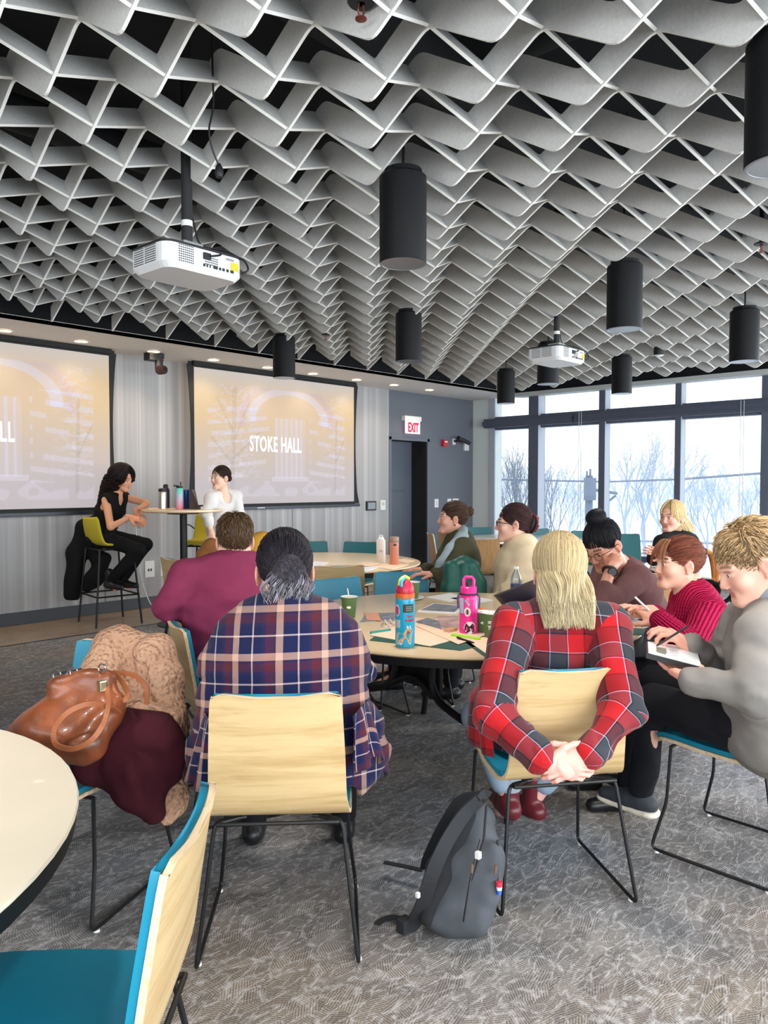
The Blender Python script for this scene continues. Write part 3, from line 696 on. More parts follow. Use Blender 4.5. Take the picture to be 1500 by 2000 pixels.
def projector(px,py,d,rz,label,sc=1.0):
    p=W(px,py,d); t=thing('projector',label,'projector',tuple(p),rz,'ceiling projectors'); w,l,h=.235*sc,.165*sc,.058*sc
    # body: rounded-corner prism, sloped bottom
    def outline(k):
        o=[]
        for cx,cy,a0 in ((w-.05,l-.05,0),(-w+.05,l-.05,90),(-w+.05,-l+.05,180),(w-.05,-l+.05,270)):
            for q in range(5): a=math.radians(a0+q*22.5); o.append((cx*k+.05*math.cos(a),cy*k+.05*math.sin(a)))
        return o
    oo=outline(1.0); oi=outline(.86); n=len(oo); V=[(x,y,h) for x,y in oo]+[(x,y,-h*.55) for x,y in oo]+[(x,y,-h) for x,y in oi]
    F=[list(range(n))]+[[i,(i+1)%n,(i+1)%n+n,i+n][::-1] for i in range(n)]+[[i+n,(i+1)%n+n,(i+1)%n+2*n,i+2*n][::-1] for i in range(n)]+[list(range(2*n,3*n))[::-1]]
    meshobj('casing',V,F,M_prj,t)
    MB().prism(outline(1.01),h,h+.010).build('top_cover',M_prjb,t)
    # vents: slotted grilles on side (-x) and rear (-y) faces
    def grille(name,c0,u,nx,nz,px_,pz,nr):
        b=MB(); c0=np.array(c0);u=np.array(u);nr=np.array(nr)*.0015
        for i in range(nx):
            for j in range(nz):
                a=c0+u*px_*i+np.array([0,0,pz*j]); q=[a,a+u*px_*.62,a+u*px_*.62+np.array([0,0,pz*.5]),a+np.array([0,0,pz*.5])]
                b.add([x+nr for x in q]+[x-nr*2 for x in q],[[0,1,2,3],[0,4,5,1],[1,5,6,2],[2,6,7,3],[3,7,4,0]])
        b.build(name,M_vent,t)
    grille('side_grille',(-w,-l+.07,-h*.45),(0,1,0),9,8,.011*sc,.011*sc,(-1,0,0)); grille('side_grille',(-w,.02,-h*.45),(0,1,0),8,8,.011*sc,.011*sc,(-1,0,0))
    grille('rear_grille',(-w+.065,-l,-h*.45),(1,0,0),8,8,.011*sc,.011*sc,(0,-1,0)); grille('rear_grille',(w-.21,-l,-.01),(1,0,0),9,4,.009*sc,.011*sc,(0,-1,0))
    b=MB()
    for i,(x,ww_) in enumerate(((-.02,.012),(.0,.008),(.018,.006),(.04,.026),(.075,.012),(.095,.014),(.12,.014),(.145,.02))): b.box((x*sc,-l-.002,-h*.42),((x+ww_)*sc,-l+.002,-h*.42+.012))
    b.build('ports',M_prjb,t)['kind']='stuff'; MB().box((-.02*sc,-l-.01,h*.2),(.02*sc,-l+.002,h*.75),.002).build('power_socket',M_prjb,t)
    MB().box((w-.075,-l-.0025,-.008),(w-.035,-l,.026)).build('warning_label',mat('yellow_label',(214,200,40),.5),t)
    MB().box((w-.10,-l-.0025,.030),(w-.06,-l,.040)).build('rating_label',mat('label_grey',(150,152,156),.5),t)
    MB().tube([(w*.3,l,-.0),(w*.3,l+.018,0)],.04,18).build('lens',M_prjb,t,True)
    MB().box((-.09,-.06,h+.010),(.09,.06,h+.022),.003).box((-.05,-.05,h+.02),(.05,.05,h+.055),.004).build('mount_bracket',mat('bracket_grey',(170,172,172),.4,.5),t)
    MB().tube([(0,0,h+.05),(0,0,3.7-p[2])],.024,14).build('mount_pole',M_prjb,t,True)
    MB().tube([(0,0,h+.13),(0,0,h+.155)],.0245,14).build('pole_label',M_white,t,True)
    MB().tube(arc([(.02,0,h+.2),(.05,-.02,h+.05),(.14,-.08,h+.045),(.2,-l-.01,h*.9),(.205,-l-.03,0),(.175,-l-.01,-h*.35)],.04,4),.0045,6).build('cable',M_black,t,True)
    MB().tube(arc([(.13,-.07,h+.04),(.06,-l-.02,h*.75),(.01,-l-.01,h*.5)],.03,4),.004,6).build('cable',M_black,t,True)
    return t
projector(366,524,3.35,0.03,'near white projector on a black ceiling pole above the left screen',.86)
projector(1087,698,6.1,0.0,'far white projector on a black ceiling pole before the window corner',.9)
# hanging microphone
p=W(428,335,2.75); hm=thing('hanging_microphone','small black microphone hanging on a long thin cable from the baffles','microphone',tuple(p),0)
MB().lathe([(0,-.022),(.012,-.02),(.016,-.005),(.014,.012),(.006,.028),(0,.03)],16).build('capsule',M_black,hm,True)
MB().tube(arc([(0,0,.02),(-.03,0,.07),(-.045,0,.13),(-.02,0,.22),(-.025,0,.35),(-.03,0,3.6-p[2])],.05,4),.0035,6).build('cable',M_black,hm,True)
def sprinkler(px,py,z,label):
    p=onz(px,py,z); t=thing('sprinkler_head',label,'sprinkler',tuple(p),0,'ceiling sprinklers')
    MB().tube([(0,0,0),(0,0,3.9-z)],.012,8).build('pipe',M_black,t)
    MB().lathe([(0,0),(.035,0),(.04,.006),(.03,.012),(0,.012)],20).build('escutcheon',M_black,t,True)
    MB().tube([(-.008,0,0),(-.012,0,-.02),(-.003,0,-.04)],.003,5).tube([(.008,0,0),(.012,0,-.02),(.003,0,-.04)],.003,5).lathe([(0,-.045),(.017,-.043),(.017,-.040),(0,-.040)],12).build('deflector',mat('brass_dark',(120,60,50),.4,.6),t)
sprinkler(705,8,2.80,'dark sprinkler head at the very top of the picture')
sprinkler(1487,478,2.76,'pale-ringed sprinkler head at the right between baffles')
sprinkler(636,655,2.745,'tiny sprinkler head among the middle baffles above the right screen')
p=W(1287,688,7.6); t=thing('ceiling_speaker','small black cylindrical sensor pod hanging above the window','sensor',tuple(p))
MB().lathe([(0,-.03),(.05,-.022),(.052,0),(.05,.05),(0,.05)],20).build('pod',M_black,t,True); MB().tube([(-.025,0,.04),(-.025,0,1.2)],.012,6).tube([(.02,0,.04),(.02,0,1.2)],.012,6).build('stem',M_black,t)
MB().lathe([(0,-.045),(.03,-.04),(.048,-.03),(0,-.028)],20).build('dome',M_white,t,True)
# black camera under the soffit
p=onY(305,705,7.7); t=thing('ceiling_camera','small black pan-tilt camera under the soffit between the two screens','camera',(p[0],7.66,0))
MB().box((-.13,-.05,2.79),(.05,.08,ZC),.006).build('bracket',M_dark,t)
MB().tube([(.0,-.02,2.80),(.0,-.02,2.70)],.045,14).build('yoke',M_dark,t,True); MB().tube([(-.03,-.08,2.68),(.06,-.01,2.70)],.05,16).build('camera_head',mat('maroon_black',(26,14,17),.45,spec=.3),t,True)
MB().lathe([(0,0),(.008,0),(0,.006)],8,(.03,-.07,2.80)).build('status_light',mat('red_led',(255,60,80),.4,emit=(255,40,60),es=3),t)
# ================================================================ WALL THINGS
def wallbox(name,label,cat,x0,x1,z0,z1,d,m,group=None,y=YF,parts=None):
    t=thing(name,label,cat,((x0+x1)/2,y,z0),0,group); w=(x1-x0)/2
    MB().box((-w,-d,0),(w,0,z1-z0),.003).build('body',m,t)
    for (nm,a,b,c,e,dd,mm) in (parts or []): MB().box((a,-d-dd,c),(b,-d+.001,e),.001).build(nm,mm,t)
    return t
# exit sign on a short arm, edge-lit
M_exit=mat('exit_face',(250,225,232),.4,emit=(255,215,225),es=.75); M_exitr=mat('exit_letter',(220,30,70),.4,emit=(230,25,60),es=.7)
t=thing('exit_sign','white lit sign with red EXIT letters above the grey door','sign',(9.08,YF-.06,2.22))
MB().box((-.20,-.02,.20),(.20,.06,.275),.006).build('housing',M_white,t); MB().box((-.17,-.012,0),(.17,.008,.20),.002).build('face',M_exit,t)
textmesh('lettering','EXIT',.20,M_exitr,t,basis((-.125,-.016,.03),(1,0,0),(0,0,1),(0,-1,0)),.62,.008,.002)
t=wallbox('fire_alarm','red fire alarm horn strobe on the grey wall','alarm',9.87,9.99,2.05,2.16,.06,mat('alarm_red',(190,40,44),.45),parts=[('strobe_lens',-.035,.035,.065,.09,.006,M_white)])
t=thing('wall_camera','black bullet camera on a white bracket beside the fire alarm','camera',(10.2,YF,2.15))
MB().box((-.035,-.02,-.06),(.035,0,.05),.004).build('mount_plate',M_white,t); MB().tube([(0,-.02,0),(0,-.09,.0),(.06,-.12,-.0)],.018,8).build('arm',M_dark,t); MB().tube([(-.06,-.15,.05),(.24,-.15,-.03)],.034,14).build('barrel',M_dark,t,True)
wallbox('sensor_box','small white sensor box at the right end of the grey wall','sensor',10.48,10.60,2.0,2.14,.03,M_white)
wallbox('light_switch','single white light switch nearest the door','switch',9.70,9.80,1.04,1.18,.008,M_white,'white wall plates',parts=[('rocker',-.012,.012,.035,.105,.003,mat('rocker_grey',(205,205,205),.4))])  # rockers a little greyer than the plates
wallbox('light_switch','white light switch, left one of the pair near the window column','switch',10.04,10.14,1.04,1.18,.008,M_white,'white wall plates',parts=[('rocker',-.012,.012,.035,.105,.003,MATS['rocker_grey'])])
wallbox('light_switch','white double switch plate nearest the window column','switch',10.18,10.34,1.04,1.18,.008,M_white,'white wall plates',parts=[('rocker',-.04,-.012,.035,.105,.003,MATS['rocker_grey']),('rocker',.012,.04,.035,.105,.003,MATS['rocker_grey'])])
wallbox('control_panel','black-framed touch control panel on the striped wall','panel',8.09,8.29,1.03,1.17,.03,M_dark,parts=[('touch_glass',-.08,.08,.02,.12,.002,mat('panel_glass',(150,156,164),.2))])
wallbox('thermostat','white thermostat at the right end of the striped wall','thermostat',8.39,8.50,1.03,1.18,.025,M_white,parts=[('display',-.025,.03,.07,.12,.002,mat('lcd',(190,196,190),.3))])
wallbox('wall_outlet','white outlet plate beside the bar stool, left one','outlet',4.47,4.59,.35,.54,.008,M_white,'white wall outlets',parts=[('socket',-.025,-.004,.07,.10,.002,M_vent),('socket',.006,.027,.07,.10,.002,M_vent)])
wallbox('wall_outlet','white outlet plate low on the striped wall, right one','outlet',4.67,4.79,.35,.54,.008,M_white,'white wall outlets',parts=[('socket',-.02,.02,.10,.13,.002,M_vent),('socket',-.02,.02,.05,.08,.002,M_vent)])
pts=[W(265,1024,7.85),W(268,1060,7.9),W(272,1110,7.9),W(283,1155,7.9),W(294,1180,7.88),W(303,1188,7.86)]
c=MB().tube(arc(pts,.1,4),.0055,6).build('charging_cord',M_white,None,True); tag(c,'thin white cord hanging from the presenters table to the floor','cord')
# ================================================================ SDF ENGINE (closed organic shapes)
_NT=np.random.default_rng(11).random((33,33,33)).astype(np.float32)
def vnoise(P):
    i=np.floor(P).astype(int); f=(P-i); f=f*f*(3-2*f); i%=32; x,y,z=i[...,0],i[...,1],i[...,2]; r=0
    for a in (0,1):
        for b in (0,1):
            for c in (0,1):
                w=(f[...,0] if a else 1-f[...,0])*(f[...,1] if b else 1-f[...,1])*(f[...,2] if c else 1-f[...,2]); r=r+w*_NT[x+a,y+b,z+c]
    return r
def nrmz(v): v=np.asarray(v,float); return v/(np.linalg.norm(v)+1e-12)
class Fld:
    def __init__(s,lo,hi,h):
        s.lo=np.array(lo,float); s.h=h; s.n=[int(math.ceil((hi[i]-lo[i])/h))+1 for i in range(3)]
        s.ax=[(s.lo[i]+h*np.arange(s.n[i])).astype(np.float32) for i in range(3)]; s.d=np.full(s.n,.5,np.float32)
    def _box(s,lo,hi):
        sl=[]
        for i in range(3):
            a=max(0,int((lo[i]-s.lo[i])/s.h)); b=min(s.n[i],int((hi[i]-s.lo[i])/s.h)+2)
            if b<=a: return None,None
            sl.append(slice(a,b))
        return tuple(sl),(s.ax[0][sl[0]][:,None,None],s.ax[1][sl[1]][None,:,None],s.ax[2][sl[2]][None,None,:])
    def _ap(s,sl,d,k,sub):
        c=s.d[sl]
        if sub: c=-c
        if k>0: hh=np.maximum(k-np.abs(c-d),0)/k; r=np.minimum(c,d)-hh*hh*k*.25
        else: r=np.minimum(c,d)
        s.d[sl]=-r if sub else r
    def cap(s,a,b,ra,rb=None,k=.02,wide=None,sub=False):
        rb=ra if rb is None else rb; a=np.array(a,float); b=np.array(b,float); R=max(ra,rb)*(max(1,wide[1]) if wide else 1)+k+2*s.h
        sl,X=s._box(np.minimum(a,b)-R,np.maximum(a,b)+R)
        if sl is None: return s
        q=[X[i]-a[i] for i in range(3)]; ba=b-a
        if wide:
            w=nrmz(wide[0]); g=1/wide[1]-1; c=(q[0]*w[0]+q[1]*w[1]+q[2]*w[2])*g; q=[q[i]+w[i]*c for i in range(3)]; ba=ba+w*(ba@w)*g
        L=ba@ba+1e-9; t=np.clip((q[0]*ba[0]+q[1]*ba[1]+q[2]*ba[2])/L,0,1)
        d=np.sqrt((q[0]-t*ba[0])**2+(q[1]-t*ba[1])**2+(q[2]-t*ba[2])**2)-(ra+(rb-ra)*t)
        s._ap(sl,d.astype(np.float32),k,sub); return s
    def ell(s,c,r,R=None,k=.02,sub=False):
        c=np.array(c,float); r=np.array(r if hasattr(r,'__len__') else [r]*3,float); m=r.max()+k+2*s.h
        sl,X=s._box(c-m,c+m)
        if sl is None: return s
        q=[X[i]-c[i] for i in range(3)]
        if R is not None: R=np.array(R,float); q=[q[0]*R[0,j]+q[1]*R[1,j]+q[2]*R[2,j] for j in range(3)]
        k0=np.sqrt(sum((q[i]/r[i])**2 for i in range(3))); k1=np.sqrt(sum((q[i]/r[i]**2)**2 for i in range(3)))+1e-6
        s._ap(sl,(k0*(k0-1)/k1).astype(np.float32),k,sub); return s
    def box(s,c,hf,R=None,rd=.01,k=.01,sub=False):
        c=np.array(c,float); hf=np.array(hf,float); m=np.linalg.norm(hf)+k+2*s.h
        sl,X=s._box(c-m,c+m)
        if sl is None: return s
        q=[X[i]-c[i] for i in range(3)]
        if R is not None: R=np.array(R,float); q=[q[0]*R[0,j]+q[1]*R[1,j]+q[2]*R[2,j] for j in range(3)]
        q=[np.abs(q[i])-hf[i]+rd for i in range(3)]
        d=np.sqrt(sum(np.maximum(x,0)**2 for x in q))+np.minimum(np.maximum(np.maximum(q[0],q[1]),q[2]),0)-rd
        s._ap(sl,d.astype(np.float32),k,sub); return s
    def plane(s,p,n):   # keep the side opposite n
        n=nrmz(n); X=(s.ax[0][:,None,None],s.ax[1][None,:,None],s.ax[2][None,None,:]); d=sum((X[i]-p[i])*n[i] for i in range(3)); s.d=np.maximum(s.d,d.astype(np.float32)); return s
    def chain(s,pts,rs,k=.02,wide=None):
        for i in range(len(pts)-1): s.cap(pts[i],pts[i+1],rs[i],rs[i+1],k,wide)
        return s
    def mesh(s):
        d=s.d; d[0]=.5;d[-1]=.5;d[:,0]=.5;d[:,-1]=.5;d[:,:,0]=.5;d[:,:,-1]=.5
        ins=d<0; n=[x-1 for x in d.shape]
        cnt=np.zeros(n,np.int8)
        for a in (0,1):
            for b in (0,1):
                for c in (0,1): cnt+=ins[a:a+n[0],b:b+n[1],c:c+n[2]]
        act=(cnt>0)&(cnt<8); I=np.argwhere(act); idx=np.full(n,-1,np.int64); idx[act]=np.arange(len(I))
        acc=np.zeros((len(I),3)); num=np.zeros(len(I))
        cs=[(a,b,c) for a in (0,1) for b in (0,1) for c in (0,1)]
        val={c:d[I[:,0]+c[0],I[:,1]+c[1],I[:,2]+c[2]] for c in cs}
        for a in cs:
            for ax in range(3):
                if a[ax]==0:
                    b=list(a); b[ax]=1; b=tuple(b); va,vb=val[a],val[b]; m=(va<0)!=(vb<0); t=np.where(m,va/(va-vb+1e-12),0)
                    p=np.array(a,float)[None].repeat(len(I),0); p[:,ax]+=t; acc+=p*m[:,None]; num+=m
        V=s.lo+(I+acc/np.maximum(num,1)[:,None])*s.h
        F=[]
        for ax in range(3):
            o=[0,1,2]; o.remove(ax); u,w=o
            if ax==1: u,w=w,u
            sa=[slice(1,-1)]*3; sb=[slice(1,-1)]*3; sa[ax]=slice(0,-1); sb[ax]=slice(1,None)
            A=ins[tuple(sa)]; B=ins[tuple(sb)]; ch=np.argwhere(A!=B)
            if not len(ch): continue
            fl=A[ch[:,0],ch[:,1],ch[:,2]]
            g=ch.copy()
            for q in (u,w): g[:,q]+=1
            def at(du,dw):
                e=g.copy(); e[:,u]-=du; e[:,w]-=dw; return idx[e[:,0],e[:,1],e[:,2]]
            Q=np.stack([at(1,1),at(0,1),at(0,0),at(1,0)],1); Q[~fl]=Q[~fl][:,::-1]; F.append(Q)
        F=np.concatenate(F); F=F[(F>=0).all(1)]
        return V,F
def vnormals(V,F):
    n=np.cross(V[F[:,2]]-V[F[:,0]],V[F[:,3]]-V[F[:,1]]); N=np.zeros_like(V)
    for k in range(4): np.add.at(N,F[:,k],n)
    return N/(np.linalg.norm(N,axis=1)[:,None]+1e-12)
def smoothV(V,F,it=1,w=.5):
    for _ in range(it):
        A=np.zeros_like(V); C=np.zeros(len(V))
        for a,b in ((0,1),(1,2),(2,3),(3,0)):
            np.add.at(A,F[:,a],V[F[:,b]]); np.add.at(A,F[:,b],V[F[:,a]]); np.add.at(C,F[:,a],1); np.add.at(C,F[:,b],1)
        V=V*(1-w)+A/np.maximum(C,1)[:,None]*w
    return V
def npmesh(name,V,F,m,parent=None,uv=None,col=None,loc=(0,0,0),smooth=True,mats=None):
    me=bpy.data.meshes.new(name); V=np.asarray(V,np.float32)-np.array(loc,np.float32); F=np.asarray(F,np.int32); k=F.shape[1]
    me.vertices.add(len(V)); me.vertices.foreach_set('co',V.ravel()); me.loops.add(F.size); me.loops.foreach_set('vertex_index',F.ravel())
    me.polygons.add(len(F)); me.polygons.foreach_set('loop_start',np.arange(0,F.size,k,dtype=np.int32))
    try: me.polygons.foreach_set('loop_total',np.full(len(F),k,np.int32))
    except Exception: pass
    me.update(calc_edges=True)
    if uv is not None: l=me.uv_layers.new(name='UVMap'); l.data.foreach_set('uv',np.asarray(uv,np.float32).ravel())
    if col is not None:
        c=me.color_attributes.new('Col','FLOAT_COLOR','POINT'); col=np.asarray(col,float); col=np.where(col<=.04045,col/12.92,((col+.055)/1.055)**2.4)
        c.data.foreach_set('color',np.concatenate([col,np.ones((len(col),1))],1).astype(np.float32).ravel())
    me.materials.append(m)
    if smooth: me.shade_smooth()
    o=bpy.data.objects.new(name,me); link(o,parent); return o
def attrmat(name,rough=.5,bump=0,bs=60,sheen=0,sss=0,spec=None):
    if name in MATS: return MATS[name]
    m=bpy.data.materials.new(name); m.use_nodes=True; t=NT(m); a=t.add('ShaderNodeAttribute'); a.attribute_name='Col'; t.col(a.outputs['Color']); t.b.inputs['Roughness'].default_value=rough
    if spec is not None: t.b.inputs['Specular IOR Level'].default_value=spec
    if bump: t.bump(t.noise(t.coord(),bs,3,.6),bump,.002)
    if sss: t.b.inputs['Subsurface Weight'].default_value=sss; t.b.inputs['Subsurface Radius'].default_value=(.012,.005,.003); t.b.inputs['Subsurface Scale'].default_value=1
    MATS[name]=m; return m
M_skin=attrmat('skin',.5,.05,260); M_hair=attrmat('hair',.5,spec=.22)
# ---------------------------------------------------------------- head (local: x right, y forward, z up)
def build_head(male,h=.0046):
    f=Fld((-.115,-.125,-.20),(.115,.135,.135),h); j=1.0 if male else .92
    f.ell((0,-.012,.034),(.074,.094,.083),k=.02).ell((0,.03,-.030),(.060,.060,.078),k=.03)
    for s in (-1,1):
        f.cap((s*.050*j,-.002,-.050),(s*.018,.066,-.094),.020*j,.016,.03); f.ell((s*.036,.062,-.030),(.026,.024,.024),k=.02)
        f.cap((s*.012,.088,.018),(s*.042,.074,.018),.0105 if male else .008,.008,.014)
    f.cap((-.014,.074,-.094),(.014,.074,-.094),.017*j,None,.02)
    for s in (-1,1): f.ell((s*.030,.096,-.002),(.017,.014,.011),k=.012,sub=True)
    for s in (-1,1): f.ell((s*.030,.0765,-.002),(.0145,.0125,.0115),k=.004)
    for s in (-1,1): f.ell((s*.030,.091,-.003),(.0118,.009,.0048),k=.002,sub=True)
    f.cap((0,.086,.008),(0,.104,-.034),.0075,.0095,.010)
    for s in (-1,1): f.ell((s*.0105,.097,-.038),(.0085,.010,.007),k=.005)
    for s in (-1,1): f.ell((s*.0065,.102,-.044),(.0035,.005,.004),k=.003,sub=True)
    f.cap((-.018,.081,-.060),(.018,.081,-.060),.0065,None,.006).cap((-.015,.082,-.070),(.015,.082,-.070),.0070,None,.006); f.cap((-.022,.0905,-.0648),(.022,.0905,-.0648),.0022,None,.003,sub=True)
    f.cap((0,-.018,-.05),(0,-.030,-.19),.050 if male else .043,.054 if male else .046,.03)
    for s in (-1,1):
        Re=Matrix.Rotation(s*.35,3,'Z')@Matrix.Rotation(-.15,3,'X')
        f.ell((s*.077,-.008,-.008),(.007,.020,.032),np.array(Re),k=.006); f.ell((s*.084,-.004,-.006),(.005,.011,.019),np.array(Re),k=.004,sub=True); f.ell((s*.078,-.001,-.036),(.006,.009,.009),k=.005)
    V,F=f.mesh(); V=smoothV(V,F,1,.4); return V,F
HEADS={True:build_head(True),False:build_head(False)}
def head_colors(V,skin,male,brow=(60,42,34),lip=(178,92,88),flush=.12):
    sk=np.array(skin,float)/255; C=np.repeat(sk[None],len(V),0); x,y,z=V.T
    def bl(m,c): nonlocal C; m=np.clip(m,0,1)[:,None]; C=C*(1-m)+np.array(c)/255.*m
    bl(flush*np.exp(-(((np.abs(x)-.038)/.022)**2+((z+.032)/.022)**2))*(y>.03)*2,(205,110,100))
    bl(flush*1.5*np.exp(-(((x)/.015)**2+((z+.036)/.014)**2))*(y>.09),(205,110,100))
    bl(.75*np.exp(-((x/.020)**4+((z+.0655)/.0105)**4))*(y>.070),lip)
    arch=.021+.004*np.cos((np.abs(x)-.03)/.02*1.4); bl(.9*(np.abs(z-arch)<(.0042 if male else .0032))*(np.abs(x)>.012)*(np.abs(x)<.048)*(y>.05),brow)
    bl(.6*np.exp(-(((np.abs(x)-.030)/.016)**4+((z+.001-.0085)/.003)**2))*(y>.06),(60,40,35))
    bl(.35*np.exp(-(((np.abs(x)-.0775)/.012)**2+((z+.01)/.03)**2))*(y<.03)*(np.abs(x)>.07),(200,110,95))
    return C
# ---------------------------------------------------------------- hand (local: y from wrist to fingers, x thumb side, z palm normal pointing out of the back)
def build_hand(curl=.5,spread=.1,thumb=.6,h=.0044,fc=None):
    f=Fld((-.075,-.05,-.10),(.085,.20,.05),h)
    kn=[(.027,.088,0),(.009,.092,.003),(-.009,.088,.002),(-.026,.080,-.002)]; Ls=[(.042,.025,.020),(.046,.028,.021),(.043,.026,.020),(.034,.020,.018)]; rs=[.0090,.0092,.0088,.0078]
    f.cap((0,-.03,0),(0,.005,0),.0215,.023,.015,wide=((1,0,0),1.15))
    for i,k_ in enumerate(kn): f.cap((k_[0]*.55,.006,-.002),k_,.0145,.0115,.016)
    f.cap((.018,.02,-.012),(.03,.05,-.012),.015,.012,.015); f.cap((-.02,.02,-.010),(-.024,.06,-.009),.013,.011,.012)
    for i,k_ in enumerate(kn):
        p=np.array(k_,float); c=(fc[i] if fc else curl); sp=(1.5-i)*spread; a=c*.45
        for j,L in enumerate(Ls[i]):
            d=np.array([math.sin(sp)*math.cos(a),math.cos(a)*math.cos(sp),-math.sin(a)]); q=p+d*L
            f.cap(p,q,rs[i]*(1-.06*j),rs[i]*(.94-.08*j),.004); p=q; a+=c*(1.0 if j==0 else .75)
    p=np.array([.024,.018,-.008]); d=nrmz((.75,.62,-.25*thumb)); q=p+d*.042; f.cap(p,q,.0145,.0115,.010)
    d2=nrmz((.75-.55*thumb,.75,-.45*thumb)); r=q+d2*.032; f.cap(q,r,.0108,.0098,.004); d3=nrmz((.75-.9*thumb,.78,-.6*thumb)); f.cap(r,r+d3*.026,.0098,.0078,.004)
    V,F=f.mesh(); return smoothV(V,F,1,.3),F
HANDS={}
def hand(kind):
    if kind not in HANDS: HANDS[kind]=build_hand(**{'relax':dict(curl=.35,spread=.06,thumb=.4),'grip':dict(curl=1.05,spread=.02,thumb=.95),'flat':dict(curl=.14,spread=.09,thumb=.3),'hook':dict(curl=.75,spread=.03,thumb=.5),'pen':dict(thumb=.9,spread=.02,fc=[.62,.75,1.0,1.15]),'clasp':dict(thumb=.6,spread=.07,fc=[.7,.7,.75,.8])}[kind])
    return HANDS[kind]
def place_hand(kind,wrist,dirv,back,left,s=1.0):
    """dirv: wrist->fingers, back: out of the back of the hand"""
    V,F=hand(kind); y=nrmz(dirv); z=nrmz(np.array(back)-y*(np.array(back)@y)); x=np.cross(y,z)  # right-hand frame: thumb on +x
    V=V.copy()*s
    if left: x=-x; 
    R=np.stack([x,y,z],1); W_=V@R.T+np.array(wrist); 
    Fo=F if np.linalg.det(R)>0 else F[:,::-1]
    return W_,Fo
def frameR(yaw,pitch,roll=0):
    """rotation whose y axis points in world azimuth yaw (rad), pitched up by pitch"""
    return np.array(Matrix.Rotation(yaw-math.pi/2,3,'Z')@Matrix.Rotation(pitch,3,'X')@Matrix.Rotation(roll,3,'Y'))
# ---------------------------------------------------------------- hair strands
def strands(paths,rad,col,colv=.12,tip=None,seed=1,flat=1.0):
    """paths [n,m,3] -> V,F,C ; three-sided hairs tapering to the tip"""
    r=np.random.default_rng(seed); P=np.asarray(paths,float); n,m,_=P.shape
    T=np.gradient(P,axis=1); T/=np.linalg.norm(T,axis=2,keepdims=True)+1e-9; up=r.normal(size=(n,1,3)); U=np.cross(T,up); U/=np.linalg.norm(U,axis=2,keepdims=True)+1e-9; Wd=np.cross(T,U)
    rr=(rad*(1-.75*np.linspace(0,1,m)**3))[None,:,None]*r.uniform(.7,1.3,(n,1,1)); V=[]
    for k in range(3): a=2*math.pi*k/3; V.append(P+(U*math.cos(a)+Wd*math.sin(a))*rr)
    V=np.stack(V,2).reshape(-1,3); base=(np.arange(n)[:,None]*m+np.arange(m-1)[None])*3; F=[]
    for k in range(3): F.append(np.stack([base+k,base+(k+1)%3,base+3+(k+1)%3,base+3+k],-1).reshape(-1,4))
    F=np.concatenate(F); c0=np.array(col,float)/255; c=c0[None,None]*(1+r.normal(0,colv,(n,1,1)))
    c=np.repeat(c,m,1)
    if tip is not None: w=(np.linspace(0,1,m)**1.3)[None,:,None]; c=c*(1-w)+np.array(tip)/255.*w*(1+r.normal(0,colv,(n,1,1)))
    C=np.repeat(np.clip(c,0,1)[:,:,None],3,2).reshape(-1,3); return V,F,C
def slerp(a,b,t):
    a=a/np.linalg.norm(a,axis=-1,keepdims=True); b=b/np.linalg.norm(b,axis=-1,keepdims=True); w=np.arccos(np.clip((a*b).sum(-1,keepdims=True),-.9999,.9999)); return (np.sin((1-t)*w)*a+np.sin(t*w)*b)/np.sin(w)
ER=np.array([.0785,.0985,.090]); EC=np.array([0,-.014,.034])
def scalp(d): # direction -> point on scalp ellipsoid
    d=d/np.linalg.norm(d,axis=-1,keepdims=True); return EC+d*ER
def join(parts):
    V=[];F=[];C=[];o=0
    for p in parts: V.append(p[0]); F.append(p[1]+o); o+=len(p[0]); C.append(p[2] if len(p)>2 else np.zeros((len(p[0]),3)))
    return np.concatenate(V),np.concatenate(F),np.concatenate(C)
def hairline(n,r,ear=-.35,front=.62):
    """random directions on the scalp above the hairline"""
    out=[]
    while len(out)<n:
        d=nrmz(r.normal(size=3)); lim=-.62 if d[1]<-.25 else (ear if d[1]<.30 else .0+.9*(d[1]-.30))
        if d[2]>lim and not (d[1]>.70 and d[2]<.46): out.append(d)
    return np.array(out)
def cap_field(h=.006,thick=1.0,front=True):
    f=Fld((-.14,-.16,-.16),(.14,.13,.16),h); f.ell(EC,ER*1.0*thick,k=0)
    f.ell((0,.098,-.045),(.074,.078,.118),k=.008,sub=True); f.cap((-.2,.06,-.10),(.2,.06,-.10),.085,None,.01,sub=True); f.cap((-.2,-.02,-.135),(.2,-.02,-.135),.072,None,.01,sub=True)
    for s in (-1,1): f.ell((s*.085,.0,-.018),(.02,.028,.034),k=.006,sub=True)
    return f
